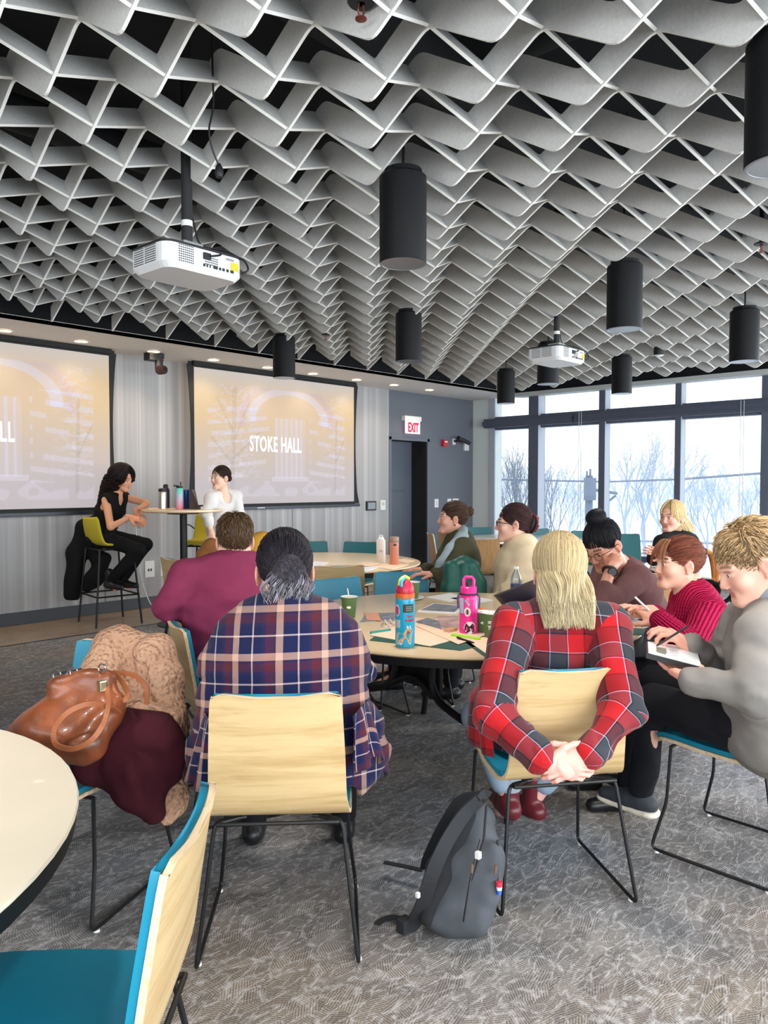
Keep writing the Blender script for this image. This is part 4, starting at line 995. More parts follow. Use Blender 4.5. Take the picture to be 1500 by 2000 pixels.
def hair_mesh(style,col,tip=None,seed=1,dens=1.0,bunp=(0,-.125,.03),**kw):
    r=np.random.default_rng(seed); parts=[]; base=np.array(col)/255.*.8
    f=cap_field()
    if style in('bun','pony','claw'):
        bp=np.array(bunp,float)
        if style=='bun': f.ell(bp,kw.get('br',(.036,.034,.034)),k=.012)
        if style=='claw': f.cap(bp+[0,.02,.03],bp+[0,.01,-.045],.030,.022,.02)
        if style=='pony': f.cap(bp,bp+[0,-.01,0],.018,None,.01)
    if style=='long':
        f=Fld((-.16,-.18,-.36),(.16,.13,.16),.007); f.ell(EC,ER*1.0,k=0)
        LL=kw.get('len',.27); f.cap((0,-.05,.0),(0,-.062,-.03-LL*.45),.052,.040,.03,wide=((1,0,0),1.4)); f.cap((0,-.062,-.03-LL*.45),(0,-.07,-.03-LL*.8),.038,.012,.03,wide=((1,0,0),1.4))
        f.ell((0,.098,-.045),(.074,.078,.118),k=.008,sub=True)
    V,F=f.mesh(); V=smoothV(V,F,1,.4); parts.append((V,F,np.repeat(base[None],len(V),0)))
    n=int(1500*dens); capV=V[(V[:,2]>-.075)]
    if style=='short':
        D=(capV[r.integers(0,len(capV),n)]-EC)/ER+r.normal(0,.03,(n,3)); D/=np.linalg.norm(D,axis=1,keepdims=True); P0=scalp(D)*1.0; comb=np.array([0,-.25,-.9])[None]+r.normal(0,.22,(n,3))+np.where(D[:,1:2]>.3,1,0)*np.array([[.3,.9,.5]]); comb-=D*(comb*D).sum(1,keepdims=True); comb/=np.linalg.norm(comb,axis=1,keepdims=True)
        L=(.011+.020*np.clip(D[:,2]+.1,0,1)*r.uniform(.7,1.3,n))[:,None]*kw.get('len',1.0); t=np.linspace(0,1,5)[None,:,None]
        Ps=P0[:,None]+comb[:,None]*L[:,None]*t+D[:,None]*(L[:,None]*.22*np.sin(t*1.9)+.001); Ps=Ps+r.normal(0,.0012,(n,1,3))*t
        parts.append(strands(Ps,.0013,col,.22,tip,seed))
    elif style in('bun','pony','claw'):
        D=(capV[r.integers(0,len(capV),n)]-EC)/ER+r.normal(0,.03,(n,3)); D/=np.linalg.norm(D,axis=1,keepdims=True); bd=nrmz((bp-EC)/ER); t=np.linspace(0,1,10)[:,None]
        Ps=np.stack([scalp(slerp(d[None],bd[None],t*.97))+nrmz(d)*.0035*np.sin(t*math.pi)*r.uniform(.2,1.6) for d in D]); Ps+=r.normal(0,.0010,(n,10,3)); parts.append(strands(Ps,.0013,col,.18,tip,seed))
        if style=='bun':
            m=int(760*dens); a=r.uniform(0,6.28,m); b=r.uniform(-1.1,1.1,m); br=np.array(kw.get('br',(.036,.034,.034))); q=[]
            for i in range(m):
                ax=nrmz(r.normal(size=3)+np.array([0,1.2,.3])); u=nrmz(np.cross(ax,r.normal(size=3))); w=np.cross(ax,u); th=np.linspace(0,2.6,9)[:,None]+a[i]; q.append(bp+(u*np.cos(th)+w*np.sin(th))*math.cos(b[i]*.5)*br*1.06+ax*math.sin(b[i]*.5)*br)
            parts.append(strands(np.array(q),.0013,col,.2,kw.get('buncol',tip),seed+3))
        if style=='claw':
            m=int(300*dens); q=[]
            for i in range(m):
                s=r.uniform(-1,1); th=np.linspace(0,1,9)[:,None]; q.append(bp+np.array([[s*.03,-.005,-.055]])+np.concatenate([s*.006*np.sin(th*3),-.028*np.sin(th*2.6)-.006,th*.11],1)+r.normal(0,.002,3))
            parts.append(strands(np.array(q),.0014,col,.2,tip,seed+3))
        if style=='pony':
            m=int(520*dens); q=[]; drop=kw.get('drop',.13)
            for i in range(m):
                a=r.uniform(0,6.28); rr=r.uniform(0,1)**.5; th=np.linspace(0,1,10)[:,None]; o=np.array([math.cos(a),0,math.sin(a)])*.012*rr
                q.append(bp+o+np.concatenate([math.cos(a)*.020*rr*np.sin(th*2.2)+kw.get('side',0)*th,-.055*np.sin(th*1.7)-.01*rr,.014*np.sin(th*3)-drop*th**1.6*r.uniform(.75,1.1)],1)+math.sin(a)*rr*.014*np.sin(th*2.5)*np.array([[0,1,0]]))
            parts.append(strands(np.array(q),.0014,kw.get('pcol',tip or col),.16,kw.get('pcol',tip),seed+4))
    elif style=='long':
        n=int(2600*dens); q=[]
        for i in range(n):
            ph=r.uniform(-2.75,2.75); s=math.sin(ph); c=-math.cos(ph)   # azimuth, 0=back
            top=nrmz((.10*s+kw.get('part',.05),.15+ .2*r.random(),1.)); eq=nrmz((s,c*.9-.15,-.25)); t1=np.linspace(0,1,7)[:,None]; A=EC+slerp(top[None],eq[None],t1)*(ER*(1.02+r.uniform(0,.09)))
            L=kw.get('len',.27)*r.uniform(.62,1.2); t2=np.linspace(.1,1,9)[:,None]; pinch=kw.get('pinch',.45)
            e=A[-1]; fwd=max(0,c); B=e+np.concatenate([-e[0]*pinch*t2**1.2+ .006*np.sin(t2*5+ph*3),(-.195-e[1])*.85*t2**1.0*(1-fwd)-.012*np.sin(t2*3),-L*t2*(1-.35*fwd)],1)+r.normal(0,.003,3)*t2
            q.append(np.concatenate([A,B]))
        parts.append(strands(np.array(q),.0016,col,.14,tip,seed))
    elif style=='curly':
        n=int(1500*dens); q=[]
        for i in range(n):
            ph=r.uniform(-2.6,2.6); s=math.sin(ph); c=-math.cos(ph); top=nrmz((.2*s,.1+.5*r.random(),1.)); eq=nrmz((s,c-.2,-.1)); t1=np.linspace(0,1,7)[:,None]; A=EC+slerp(top[None],eq[None],t1)*(ER*(1.08+r.uniform(0,.38)))
            L=.36*r.uniform(.35,1.1); t2=np.linspace(.04,1,20)[:,None]; a0=r.uniform(0,6.28); e=A[-1]; B=e+np.concatenate([-e[0]*.3*t2+.019*np.cos(t2*34+a0),(-.19-e[1])*.9*t2+.015*np.sin(t2*30+a0),-L*t2],1)
            q.append(np.concatenate([A,B]))
        parts.append(strands(np.array(q),.0034,col,.3,tip,seed))
        f=Fld((-.14,-.2,-.28),(.14,.13,.16),.008); f.ell((0,-.03,.035),(.078,.09,.088),k=.02).cap((0,-.07,-.02),(0,-.09,-.17),.05,.03,.03,wide=((1,0,0),1.3)).ell((0,.085,-.055),(.075,.08,.088),k=.012,sub=True); V,F=f.mesh(); parts.append((V,F,np.repeat(base[None],len(V),0)))
    return join(parts)
# ---------------------------------------------------------------- clothes material builders
def tartan(name,per,U,Vv,base=None,bump=.12):
    m=bpy.data.materials.new(name); m.use_nodes=True; t=NT(m); uv=t.n.new('ShaderNodeUVMap'); sp=t.add('ShaderNodeSeparateXYZ'); t.l.new(uv.outputs[0],sp.inputs[0])
    a=t.ramp(t.math('FRACT',t.math('DIVIDE',sp.outputs[0],per)),U,'CONSTANT'); b=t.ramp(t.math('FRACT',t.math('DIVIDE',sp.outputs[1],per)),Vv,'CONSTANT')
    t.col(t.mix(.5,a,b)); t.b.inputs['Roughness'].default_value=.9; t.b.inputs['Specular IOR Level'].default_value=.15; t.b.inputs['Sheen Weight'].default_value=.1
    t.bump(t.noise(t.coord(),420,2),bump,.001); MATS[name]=m; return m
def cloth(name,c,rough=.9,bs=380,bump=.15,var=.05):
    return mat(name,c,rough,0,var,6,bump,bs,.0012,spec=.2)
def knit(name,c,c2,su,sv,depth=.006):
    m=bpy.data.materials.new(name); m.use_nodes=True; t=NT(m); uv=t.n.new('ShaderNodeUVMap'); sp=t.add('ShaderNodeSeparateXYZ'); t.l.new(uv.outputs[0],sp.inputs[0])
    u=t.math('ABSOLUTE',t.math('SINE',t.math('MULTIPLY',sp.outputs[0],su))); zz=t.math('MULTIPLY',t.math('ABSOLUTE',t.math('SUBTRACT',t.math('FRACT',t.math('MULTIPLY',sp.outputs[0],su/math.pi)),.5)),.5)
    v=t.math('ABSOLUTE',t.math('SINE',t.math('MULTIPLY',t.math('ADD',sp.outputs[1],t.math('MULTIPLY',zz,.02)),sv))); h=t.math('ADD',t.math('MULTIPLY',u,.7),t.math('MULTIPLY',t.math('MULTIPLY',u,v),.5))
    t.col(t.ramp(h,[(.1,rgb(*c2)),(.6,rgb(*c))])); t.b.inputs['Roughness'].default_value=.92; t.b.inputs['Specular IOR Level'].default_value=.15; t.bump(h,.9,depth); MATS[name]=m; return m
# ---------------------------------------------------------------- person
def person(label,J,skin,head,hair,top,bottom,shoes,bulk=1.0,hands=(),male=False,hh=.0115,sleeve=1.0,fold=.006,cover=1.0,group=None,trw=1.0,shirt_low=0.0,topmat_bones=True,seed=1,handscale=1.0,armb=1.0,sleeve_r=.013,belly=1.0,seat=None):
    """J: world joints dict"""
    J={k:np.array(v,float) for k,v in J.items()}; b=bulk
    pel=J['pelvis']; loc=np.array([pel[0],pel[1],0.]); root=thing('person',label,'person',tuple(loc),0,group)
    rt=nrmz(J['shR']-J['shL']); sp=J['neck']-pel; up=nrmz(sp); fw=nrmz(np.cross(up,rt)); c1=pel+sp*.34; c2=pel+sp*.66; c3=pel+sp*.88
    hipv=nrmz(J['hipR']-J['hipL'])
    S=J.get('hs',1.0); S=float(S)
    rs=dict(ua=.046*b**.5*armb,el=.039*b**.4*armb,fa=.036*b**.3,wr=.026,th=.082*b**.6*trw,kn=.058*b**.3*trw,ca=.050*b**.3,an=.036)
    def torso(f,m,k=.04,legs=True):
        f.cap(pel,c1,.112*b+m,.102*b*belly+m,k,(hipv,1.42)); f.cap(c1,c2,.102*b*belly+m,.108*b+m,k,(rt,1.36)); f.cap(c2,c3,.108*b+m,.085*b**.6+m,k,(rt,1.5))
        for s in ('L','R'): f.cap(c3+up*.01,J['sh'+s],.060*b**.6+m*.8,.050*b**.5*armb+m,k)
        return f
    keys=['pelvis','neck','shL','shR','elL','elR','wrL','wrR','hipL','hipR','knL','knR','anL','anR','toL','toR','head']
    A=np.array([J[k] for k in keys if k in J]); lo=A.min(0)-.26*max(1,b**.4); hi=A.max(0)+.26*max(1,b**.4); lo[2]=max(lo[2],-.03)
    def sclip(f,back=True):
        if seat is not None:
            sf=nrmz((seat[2][0],seat[2][1],0)); sr=np.cross(sf,[0,0,1]); f.box((seat[0],seat[1],.268),(.24,.245,.2),np.stack([sr,sf,[0,0,1]],1),rd=.02,k=.012,sub=True)
            if not back: return
            c=np.array([seat[0],seat[1],.62])-sf*.295; f.box(c,(.26,.055,.20),np.stack([sr,sf,[0,0,1]],1),rd=.01,k=.01,sub=True)
    # --- body
    f=Fld(lo,hi,.0135); torso(f,-.012); sclip(f); nk=J['neck']
    f.cap(c3,nk+up*.04,.06,.05,.03)
    for s in ('L','R'):
        f.cap(J['sh'+s],J['el'+s],rs['ua']-.004,rs['el']-.002,.02); f.cap(J['el'+s],J['wr'+s],rs['fa'],rs['wr'],.015)
        f.cap(J['hip'+s],J['kn'+s],rs['th']-.006,rs['kn']-.006,.03); f.cap(J['kn'+s],J['an'+s],rs['ca'],rs['an'],.02); f.cap(J['an'+s],J['to'+s],.034,.024,.02)
    sclip(f,False); V,F=f.mesh(); sk=np.array(skin)/255.; parts=[(V,F,np.repeat(sk[None],len(V),0))]
    R=frameR(head['yaw'],head.get('pitch',0),head.get('roll',0)); hs=head.get('s',1.0); HV,HF=HEADS[male]
    parts.append((HV*hs@R.T+J['head'],HF,head_colors(HV,skin,male,head.get('brow',(60,42,34)),head.get('lip',(178,92,88)))))
    # neck bridge keeps the figure continuous
    nf=Fld(np.minimum(nk,J['head'])-.12,np.maximum(nk,J['head'])+.12,.009); nb=J['head']+R@np.array([0,-.024,-.10])*hs; nf.cap(nb,nk+up*.01,.047 if male else .042,.055 if male else .048,.02); nf.cap(nk+up*.01,c3,.055,.07,.03,(rt,1.4)); v2,f2=nf.mesh(); parts.append((v2,f2,np.repeat(sk[None],len(v2),0)))
    for (side,kind,dv,bk) in hands:
        v2,f2=place_hand(kind,J['wr'+side],dv,bk,side=='L',handscale); c=np.repeat(sk[None],len(v2),0)*np.array([1.02,.95,.94]); parts.append((v2,f2,np.clip(c,0,1)))
    V,F,C=join(parts); npmesh('body',V,F,M_skin,root,None,C,loc)
    # --- eyes
    for s in (-1,1):
        e=MB(); Mx=Matrix.Translation(Vector(J['head']-loc+R@np.array([s*.030,.0775,-.002])*hs))@Matrix([list(R[0]),list(R[1]),list(R[2])]).to_4x4()
        e.lathe([(0,-.0120),(.006,-.0104),(.0104,-.006),(.0120,0),(.0104,.006),(.006,.0104),(.0045,.0112),(0,.0120)],14,M=Mx@Matrix.Rotation(-math.pi/2,4,'X'))
        eo=e.build('eye',mat('eye_white',(226,218,212),.2),root,True); c0=Mx@Vector((0,.0095,-.001)); c1_=Mx@Vector((0,.0124,-.001)); MB().tube([c0,c1_],.0058,12).build('iris',mat('iris_dark',(48,34,28),.15),eo,True)
    # --- hair
    if hair:
        hv,hf,hc=hair; npmesh('hair',hv*hs@R.T+J['head'],hf,M_hair,root,None,hc,loc)
    # --- trousers
    def addlegs(f,m,end=1.0):
        f.cap(pel,pel+up*.06,.108*b,.100*b,.03,(hipv,1.38))
        for s in ('L','R'):
            f.cap(J['hip'+s],J['kn'+s],rs['th']+m,rs['kn']+m,.035); e=J['kn'+s]+(J['an'+s]-J['kn'+s])*end; f.cap(J['kn'+s],e,rs['kn']+m*.8,(rs['an']+m)*1.12,.02)
    if bottom:
        f=Fld(lo,hi,hh); addlegs(f,.010,bottom.get('end',.96)); sclip(f); V,F=f.mesh(); N=vnormals(V,F); V=V+N*((vnoise(V*np.array([14,14,9])+seed)-.5)*2*.007)[:,None]; V=smoothV(V,F,1,.4)
        npmesh(bottom.get('name','trousers'),V,F,bottom['m'],root,None,None,loc)
    # --- top
    f=Fld(lo,hi,hh); torso(f,.014*cover,.04)
    f.cap(pel-up*.01,pel+up*.1,.118*b+.014,.112*b+.014,.03,(hipv,1.45))
    if shirt_low>0: f.cap(pel-up*.02,pel-np.array([0,0,shirt_low])-fw*.01,.125*b+.014,.135*b+.012,.05,(hipv,1.5))
    sclip(f)
    if isinstance(sleeve,dict) or sleeve>0:
        for s in ('L','R'):
            sl=sleeve if not isinstance(sleeve,dict) else sleeve[s]
            f.cap(J['sh'+s],J['el'+s],rs['ua']+sleeve_r,rs['el']+sleeve_r,.025)
            if sl>.55: e=J['el'+s]+(J['wr'+s]-J['el'+s])*(sl-.5)*2; f.cap(J['el'+s],e,rs['fa']+sleeve_r+.002,rs['wr']+(rs['fa']-rs['wr'])*(1-sl)*2+sleeve_r+.003,.02)
    else:
        for s in ('L','R'): f.ell(J['sh'+s]+rt*(.035 if s=='R' else -.035)-up*.03,(.055,.055,.075),k=.015,sub=True)
    nb2=nk+up*.035
    f.cap(nk,nb2,.058 if male else .052,.054 if male else .050,.02)
    if 'vneck' in top: f.ell(nk+fw*.09-up*.02,(.05,.05,.07),k=.01,sub=True)
    f.cap(nk+up*.03,nk+up*.12,.048,None,.004,sub=True)
    V,F=f.mesh(); N=vnormals(V,F)
    # folds: stronger near elbows and waist
    am=fold*(.5+1.0*np.exp(-np.minimum(np.linalg.norm(V-J['elL'],axis=1),np.linalg.norm(V-J['elR'],axis=1))/.08)+.8*np.exp(-np.abs((V-c1)@up)/.12))
    q=V@np.stack([rt,fw,up],1); V=V+N*(((vnoise(q*np.array([9,9,22])+seed*3)-.5)*2+(vnoise(q*np.array([22,22,34])+seed)-.5))*am)[:,None]; V=smoothV(V,F,1,.3)
    # uv by nearest bone
    ce=V[F].mean(1); bones=[(c1,c3,None)]+([(J['sh'+s],J['el'+s],s) for s in 'LR']+[(J['el'+s],J['wr'+s],s) for s in 'LR'])
    def segd(p,a,bb): ba=bb-a; t=np.clip((p-a)@ba/(ba@ba),0,1); return np.linalg.norm(p-a-t[:,None]*ba,axis=1)
    D=[]
    for a,bb,s in bones:
        if s is None:
            Q=ce-pel; xx=(Q@rt)/1.5; q2=np.stack([xx,Q@fw],1); D.append(np.linalg.norm(q2,axis=1)/(.112*b+.02))
        else: D.append(segd(ce,a,bb)/(.050*armb+.014))
    bi=np.argmin(np.array(D),0); LV=V[F]; uv=np.zeros(LV.shape[:2]+(2,))
    for i,(a,bb,s) in enumerate(bones):
        mk=bi==i
        if not mk.any(): continue
        P_=LV[mk]-a
        if s is None: P_=LV[mk]-pel; uu=P_@rt; ff=P_@fw; uv[mk]=np.stack([uu*(1+.6*(uu/(.19*b))**2*.35),P_@up],-1)
        else:
            d=nrmz(bb-a); e1=np.cross(J['el'+s]-J['sh'+s],J['wr'+s]-J['el'+s]); e1=nrmz(e1) if np.linalg.norm(e1)>1e-4 else nrmz(np.cross(d,fw)); e1=e1*(1 if e1@(_C-a)>0 else -1); e2=np.cross(d,e1); per=top.get('per',.15); ku=max(1,round(2*math.pi*.055*armb/per))*per/(2*math.pi); ang=np.arctan2(P_@e2,P_@e1); a0=ang[:,:1]; ang=a0+((ang-a0+math.pi)%(2*math.pi)-math.pi); off=0 if i<3 else np.linalg.norm(J['el'+s]-J['sh'+s]); uv[mk]=np.stack([ang*ku,P_@d+off],-1)
    npmesh(top.get('name','shirt'),V,F,top['m'],root,uv.reshape(-1,2),None,loc)
    # --- shoes
    if shoes:
        for s in ('L','R'):
            a,t_=J['an'+s],J['to'+s]; d=nrmz((t_-a)*np.array([1,1,0])); g=Fld(np.minimum(a,t_)-.13,np.maximum(a,t_)+.13,.009); base=a-np.array([0,0,.045])
            g.cap(base-d*.035,base+d*.05,.040,.040,.02); g.cap(base+d*.05,base+d*.165-np.array([0,0,.012]),.040,.030,.02,wide=(np.cross(d,[0,0,1]),1.15)); g.cap(a+np.array([0,0,shoes.get('up',.0)]),base,.045,.042,.02)
            g.plane(base-np.array([0,0,.040]),(0,0,-1)); v2,f2=g.mesh(); o=npmesh(shoes.get('name','shoe'),v2,f2,shoes['m'],root,None,None,loc)
            if 'sole' in shoes:
                g=Fld(np.minimum(a,t_)-.13,np.maximum(a,t_)+.13,.008); g.cap(base-d*.037-np.array([0,0,.03]),base+d*.17-np.array([0,0,.03]),.044,.034,.01,wide=(np.cross(d,[0,0,1]),1.1)); g.plane(base-np.array([0,0,.022]),(0,0,1)).plane(base-np.array([0,0,.046]),(0,0,-1)); v2,f2=g.mesh(); npmesh('sole',v2,f2,shoes['sole'],o,None,None,loc)
    return root,dict(R=R,hs=hs,loc=loc,rt=rt,fw=fw,up=up,J=J,c1=c1,c2=c2,c3=c3)
def sitjoints(pel,f,knee=.43,spread=.10,kz=None,feet=.02,hipw=.095,side=0,anz=.085):
    """legs for a seated figure, f facing (2-vector)"""
    f=nrmz(np.array([f[0],f[1],0.])); rt=np.array([f[1],-f[0],0.]); J={}
    for s,sg in (('L',-1),('R',1)):
        J['hip'+s]=np.array(pel)+rt*sg*hipw+f*.02; J['kn'+s]=np.array(pel)+rt*sg*(spread+.02)+f*knee; J['kn'+s][2]=kz if kz else min(pel[2],.54)
        J['an'+s]=J['kn'+s]+f*feet; J['an'+s][2]=anz; J['to'+s]=J['an'+s]+f*.13; J['to'+s][2]=max(.04,anz-.05)
    return J
def glasses(root,I,m,label='glasses'):
    b=MB(); R,hs,o=I['R'],I['hs'],I['J']['head']-I['loc']
    def L(p): return o+R@np.array(p)*hs
    for s in (-1,1):
        b.tube([L((s*.032+.022*math.cos(a),.100,-.004+.018*math.sin(a))) for a in np.linspace(0,2*math.pi,18)[:-1]],.0016,5,closed=True)
        b.tube([L((s*.054,.099,.004)),L((s*.076,.06,.003)),L((s*.081,-.002,.0)),L((s*.080,-.012,-.012))],.0018,5)
    b.tube([L((-.010,.102,0)),L((0,.106,.002)),L((.010,.102,0))],.0016,5); b.build(label,m,root,True)
# ================================================================ PEOPLE
A_=lambda deg: math.radians(deg)
DOWN=np.array([0,0,-1.])
lr=_r; lv=_v   # image right / away from the camera, horizontal
c_=lambda *a:(lin(a[0]),lin(a[1]),lin(a[2]))
TAN=(224,176,150); PALE=(232,188,168); OLIVE=(206,160,132); BROWNSK=(196,142,112)
M_blackcloth=cloth('black_cloth',(20,20,23),.85,300,.1); M_blackpants=cloth('black_trousers',(24,25,30),.85,300,.1); M_whiteshirt=cloth('white_linen',(222,220,220)); M_maroon=cloth('maroon_jersey',(128,48,78))
M_olive=cloth('olive_knit',(74,72,52)); M_must=cloth('mustard_knit',(214,160,60)); M_cream=cloth('cream_sweater',(208,190,160),.95,160,.4); M_brown=cloth('brown_corduroy',(98,66,66),.9,200,.25)
M_shoe=mat('black_leather_shoe',(22,22,24),.4); M_boot=mat('oxblood_boot',(104,34,42),.35); M_grayfleece=cloth('grey_tan_fleece',(128,124,120),.95,240,.25)
# navy/maroon/peach plaid
N1=c_(24,31,68);N2=c_(84,34,46);PE=c_(196,156,138);TL=c_(208,186,184);N3=c_(42,36,70)
U=[(0,N1),(.30,TL),(.335,N1),(.52,N3),(.60,N2),(.80,N3),(.83,PE),(.985,N1)]
M_plaid=tartan('navy_plaid',.150,U,[(0,N1),(.33,TL),(.365,N1),(.55,N3),(.62,N2),(.80,N3),(.84,PE),(.99,N1)])
RD=c_(178,30,36);DR=c_(104,28,34);CH=c_(54,57,64);BK=c_(18,18,26);WL=c_(170,178,205)
M_redplaid=tartan('red_plaid',.186,[(0,RD),(.29,BK),(.325,DR),(.62,BK),(.64,WL),(.655,CH),(.95,BK),(.975,WL),(.99,RD)],[(0,RD),(.30,BK),(.33,DR),(.63,BK),(.65,WL),(.665,CH),(.95,BK),(.98,WL),(.992,RD)],.25)
M_pink=knit('magenta_rib_knit',(206,30,86),(120,8,46),165,200,.014)
# --- 1 presenter at the left
J=dict(head=W(238,936,7.85),neck=W(227,967,7.86),pelvis=W(196,1045,7.86),shR=W(207,977,7.73),shL=W(243,971,8.0),elR=W(216,1029,7.62),wrR=W(254,1010,7.62),elL=W(286,983,7.95),wrL=W(266,999,7.78),
 hipR=W(200,1052,7.76),hipL=W(205,1048,7.97),knR=W(271,1074,7.66),knL=W(285,1063,7.86),anR=W(214,1134,7.74),toR=W(224,1150,7.70),anL=W(238,1132,7.86),toL=W(253,1147,7.84))
r1,I1=person('woman with long curly black hair in a sleeveless black outfit on a bar stool',J,(224,164,128),dict(yaw=A_(-62),pitch=-.22,s=1.04),hair_mesh('curly',(34,26,26),(52,36,32),seed=4),dict(m=M_blackcloth,name='sleeveless_top',vneck=1),dict(m=M_blackcloth),dict(m=M_shoe,up=.08,name='ankle_boot'),1.0,
 [('R','relax',lr*1.0+DOWN*.25,np.array([0,0,1.])-lv*.6),('L','relax',lr*.2+DOWN*1,-lv+lr*.3)],sleeve=0,hh=.013,seed=2)
# --- 2 presenter in white
J=dict(head=W(431,933,7.75),neck=W(437,963,7.82),pelvis=W(438,1035,7.9),shR=W(412,973,7.72),shL=W(461,969,7.88),elR=W(404,1006,7.6),wrR=W(413,1042,7.55),elL=W(468,1004,7.8),wrL=W(462,1040,7.6),
 hipR=W(428,1045,7.85),hipL=W(449,1045,7.9)); 
for s in 'RL':
    for k,z,o in (('kn',.50,-.08),('an',.085,-.02),('to',.04,-.15)):
        p=J['hip'+s].copy()+lv*o; p[2]=z; J[k+s]=p
r2,I2=person('woman in a white collared shirt leaning beside the tall table',J,(234,196,172),dict(yaw=A_(184),pitch=-.04,s=1.02),hair_mesh('bun',(52,36,30),seed=6,bunp=(0,-.105,-.01),br=(.03,.025,.03),dens=.7),dict(m=M_whiteshirt,vneck=1),dict(m=M_blackpants),dict(m=M_shoe),.95,
 [('R','relax',DOWN+lr*.1,-lv),('L','relax',DOWN,-lv)],sleeve=.72,hh=.013,seed=5,sleeve_r=.018)
# --- 3 maroon shirt
J=dict(head=W(458,1055,3.62),neck=W(452,1097,3.60),pelvis=W(468,1322,3.52),shL=W(366,1128,3.52),shR=W(530,1120,3.66),elL=W(328,1186,3.42),wrL=W(385,1200,3.66),elR=W(550,1210,3.7),wrR=W(520,1210,3.95))
J.update(sitjoints(J['pelvis'],(.62,.78),.42,.12)); 
r3,I3=person('heavyset man with short brown hair in a maroon shirt seen from behind',J,PALE,dict(yaw=A_(62),pitch=-.02,s=1.05),hair_mesh('short',(84,64,46),(116,92,68),seed=7,dens=1.5),dict(m=M_maroon),dict(m=M_blackpants),dict(m=M_shoe),1.5,
 [('L','relax',lr,np.array([0,0,1.])),('R','relax',-lr,np.array([0,0,1.]))],male=True,seed=8,armb=1.25,fold=.010,seat=FC['C4'])
# --- 4 person in the mustard head scarf, mostly hidden
J=dict(head=W(512,1082,4.45),neck=W(516,1128,4.43),pelvis=W(535,1268,4.4),shL=W(490,1150,4.4),shR=W(575,1150,4.45),elL=W(485,1205,4.45),wrL=W(510,1195,4.65),elR=W(585,1205,4.5),wrR=W(560,1195,4.7))
J.update(sitjoints(J['pelvis'],(.3,.95),.42))
r4,I4=person('person in a mustard yellow head scarf hidden behind the dark hair bun',J,TAN,dict(yaw=A_(70),s=1.0),None,dict(m=M_must),dict(m=M_blackpants),dict(m=M_shoe),.95,[('L','relax',lr,np.array([0,0,1.])),('R','relax',-lr,np.array([0,0,1.]))],hh=.014,seed=9)
f=Fld(J['head']-.26,J['head']+.2,.009); hR=I4['R']; f.ell(J['head']+hR@np.array([0,-.01,.03]),(.095,.112,.104),hR,k=.02).cap(J['head']+hR@np.array([0,-.03,-.06]),J['neck']-np.array([0,0,.03]),.085,.12,.05,(lr,1.2)); f.ell(J['head']+hR@np.array([0,.10,-.02]),(.062,.06,.085),hR,k=.012,sub=True); V,F=f.mesh(); npmesh('head_scarf',V,F,M_must,r4,None,None,I4['loc'])
# --- 5 navy plaid person in the foreground
J=dict(head=W(556,1115,2.72),neck=W(556,1196,2.62),pelvis=W(562,1440,2.58),shL=W(476,1252,2.60),shR=W(646,1248,2.62),elL=W(440,1330,2.74),wrL=W(505,1320,3.0),elR=W(690,1302,2.76),wrR=W(640,1290,3.02))
J.update(sitjoints(J['pelvis'],(.70,.71),.44,.16,kz=.56,hipw=.12))
hp5=hair_mesh('bun',(30,25,30),(60,56,68),seed=12,dens=2.2,bunp=(.006,-.112,-.030),br=(.050,.034,.062),buncol=(112,110,120))
# loose grey-violet curls falling from the knot
rg=np.random.default_rng(5); q=[]
for i in range(150):
    s=rg.uniform(-1,1); th=np.linspace(0,1,12)[:,None]; a0=rg.uniform(0,6.28); q.append(np.array([[s*.035+.004,-.125,-.01]])+np.concatenate([s*.030*np.sin(th*2.5)+.010*np.sin(th*7+a0),-.016*np.sin(th*3)+.006*np.cos(th*8+a0),-.12*th*rg.uniform(.6,1.05)],1))
lc=strands(np.array(q),.0015,(96,92,102),.3,(160,160,166),5); hp5=join([hp5,lc])
r5,I5=person('large person in a navy, maroon and peach plaid shirt with a greying dark bun',J,TAN,dict(yaw=A_(52),pitch=-.22,s=1.22),hp5,dict(m=M_plaid,name='plaid_shirt'),dict(m=M_blackpants),dict(m=M_shoe),1.62,
 [('L','relax',lr,np.array([0,0,1.])),('R','relax',-lr,np.array([0,0,1.]))],seed=13,armb=1.3,fold=.014,shirt_low=.03,hh=.0095,belly=1.06,cover=1.1,seat=FC['C1'])
# collar and shirt tails
def collar(I,root,m,r=.075,h=.04,w=.02,tilt=-.02):
    c=I['J']['neck']; rt,fw,up=I['rt'],I['fw'],I['up']; V=[];F=[];n=28
    for j,(rr,hh_) in enumerate(((r*.80,.012+h),(r*.98,h+.016),(r*1.14,h*.5),(r*1.30,-.004),(r*1.22,-.010))):
        for k in range(n+1):
            a=-math.pi*.5+ (k/n-.5)*math.pi*1.7; V.append(c+rt*math.cos(a)*rr*1.08+fw*math.sin(a)*rr*.95+up*(hh_+tilt*math.sin(a)*0))
    for j in range(4):
        for k in range(n): F.append([j*(n+1)+k,j*(n+1)+k+1,(j+1)*(n+1)+k+1,(j+1)*(n+1)+k])
    uv=[]; 
    for f_ in F:
        for i in f_: j,k=divmod(i,n+1); uv.append((k/n*.42+.02,j*.017+.03))
    o=npmesh('collar',np.array(V),np.array(F),m,root,np.array(uv),None,I['loc']); md=o.modifiers.new('s','SOLIDIFY'); md.thickness=.004; return o
collar(I5,r5,M_plaid,.078,.035)
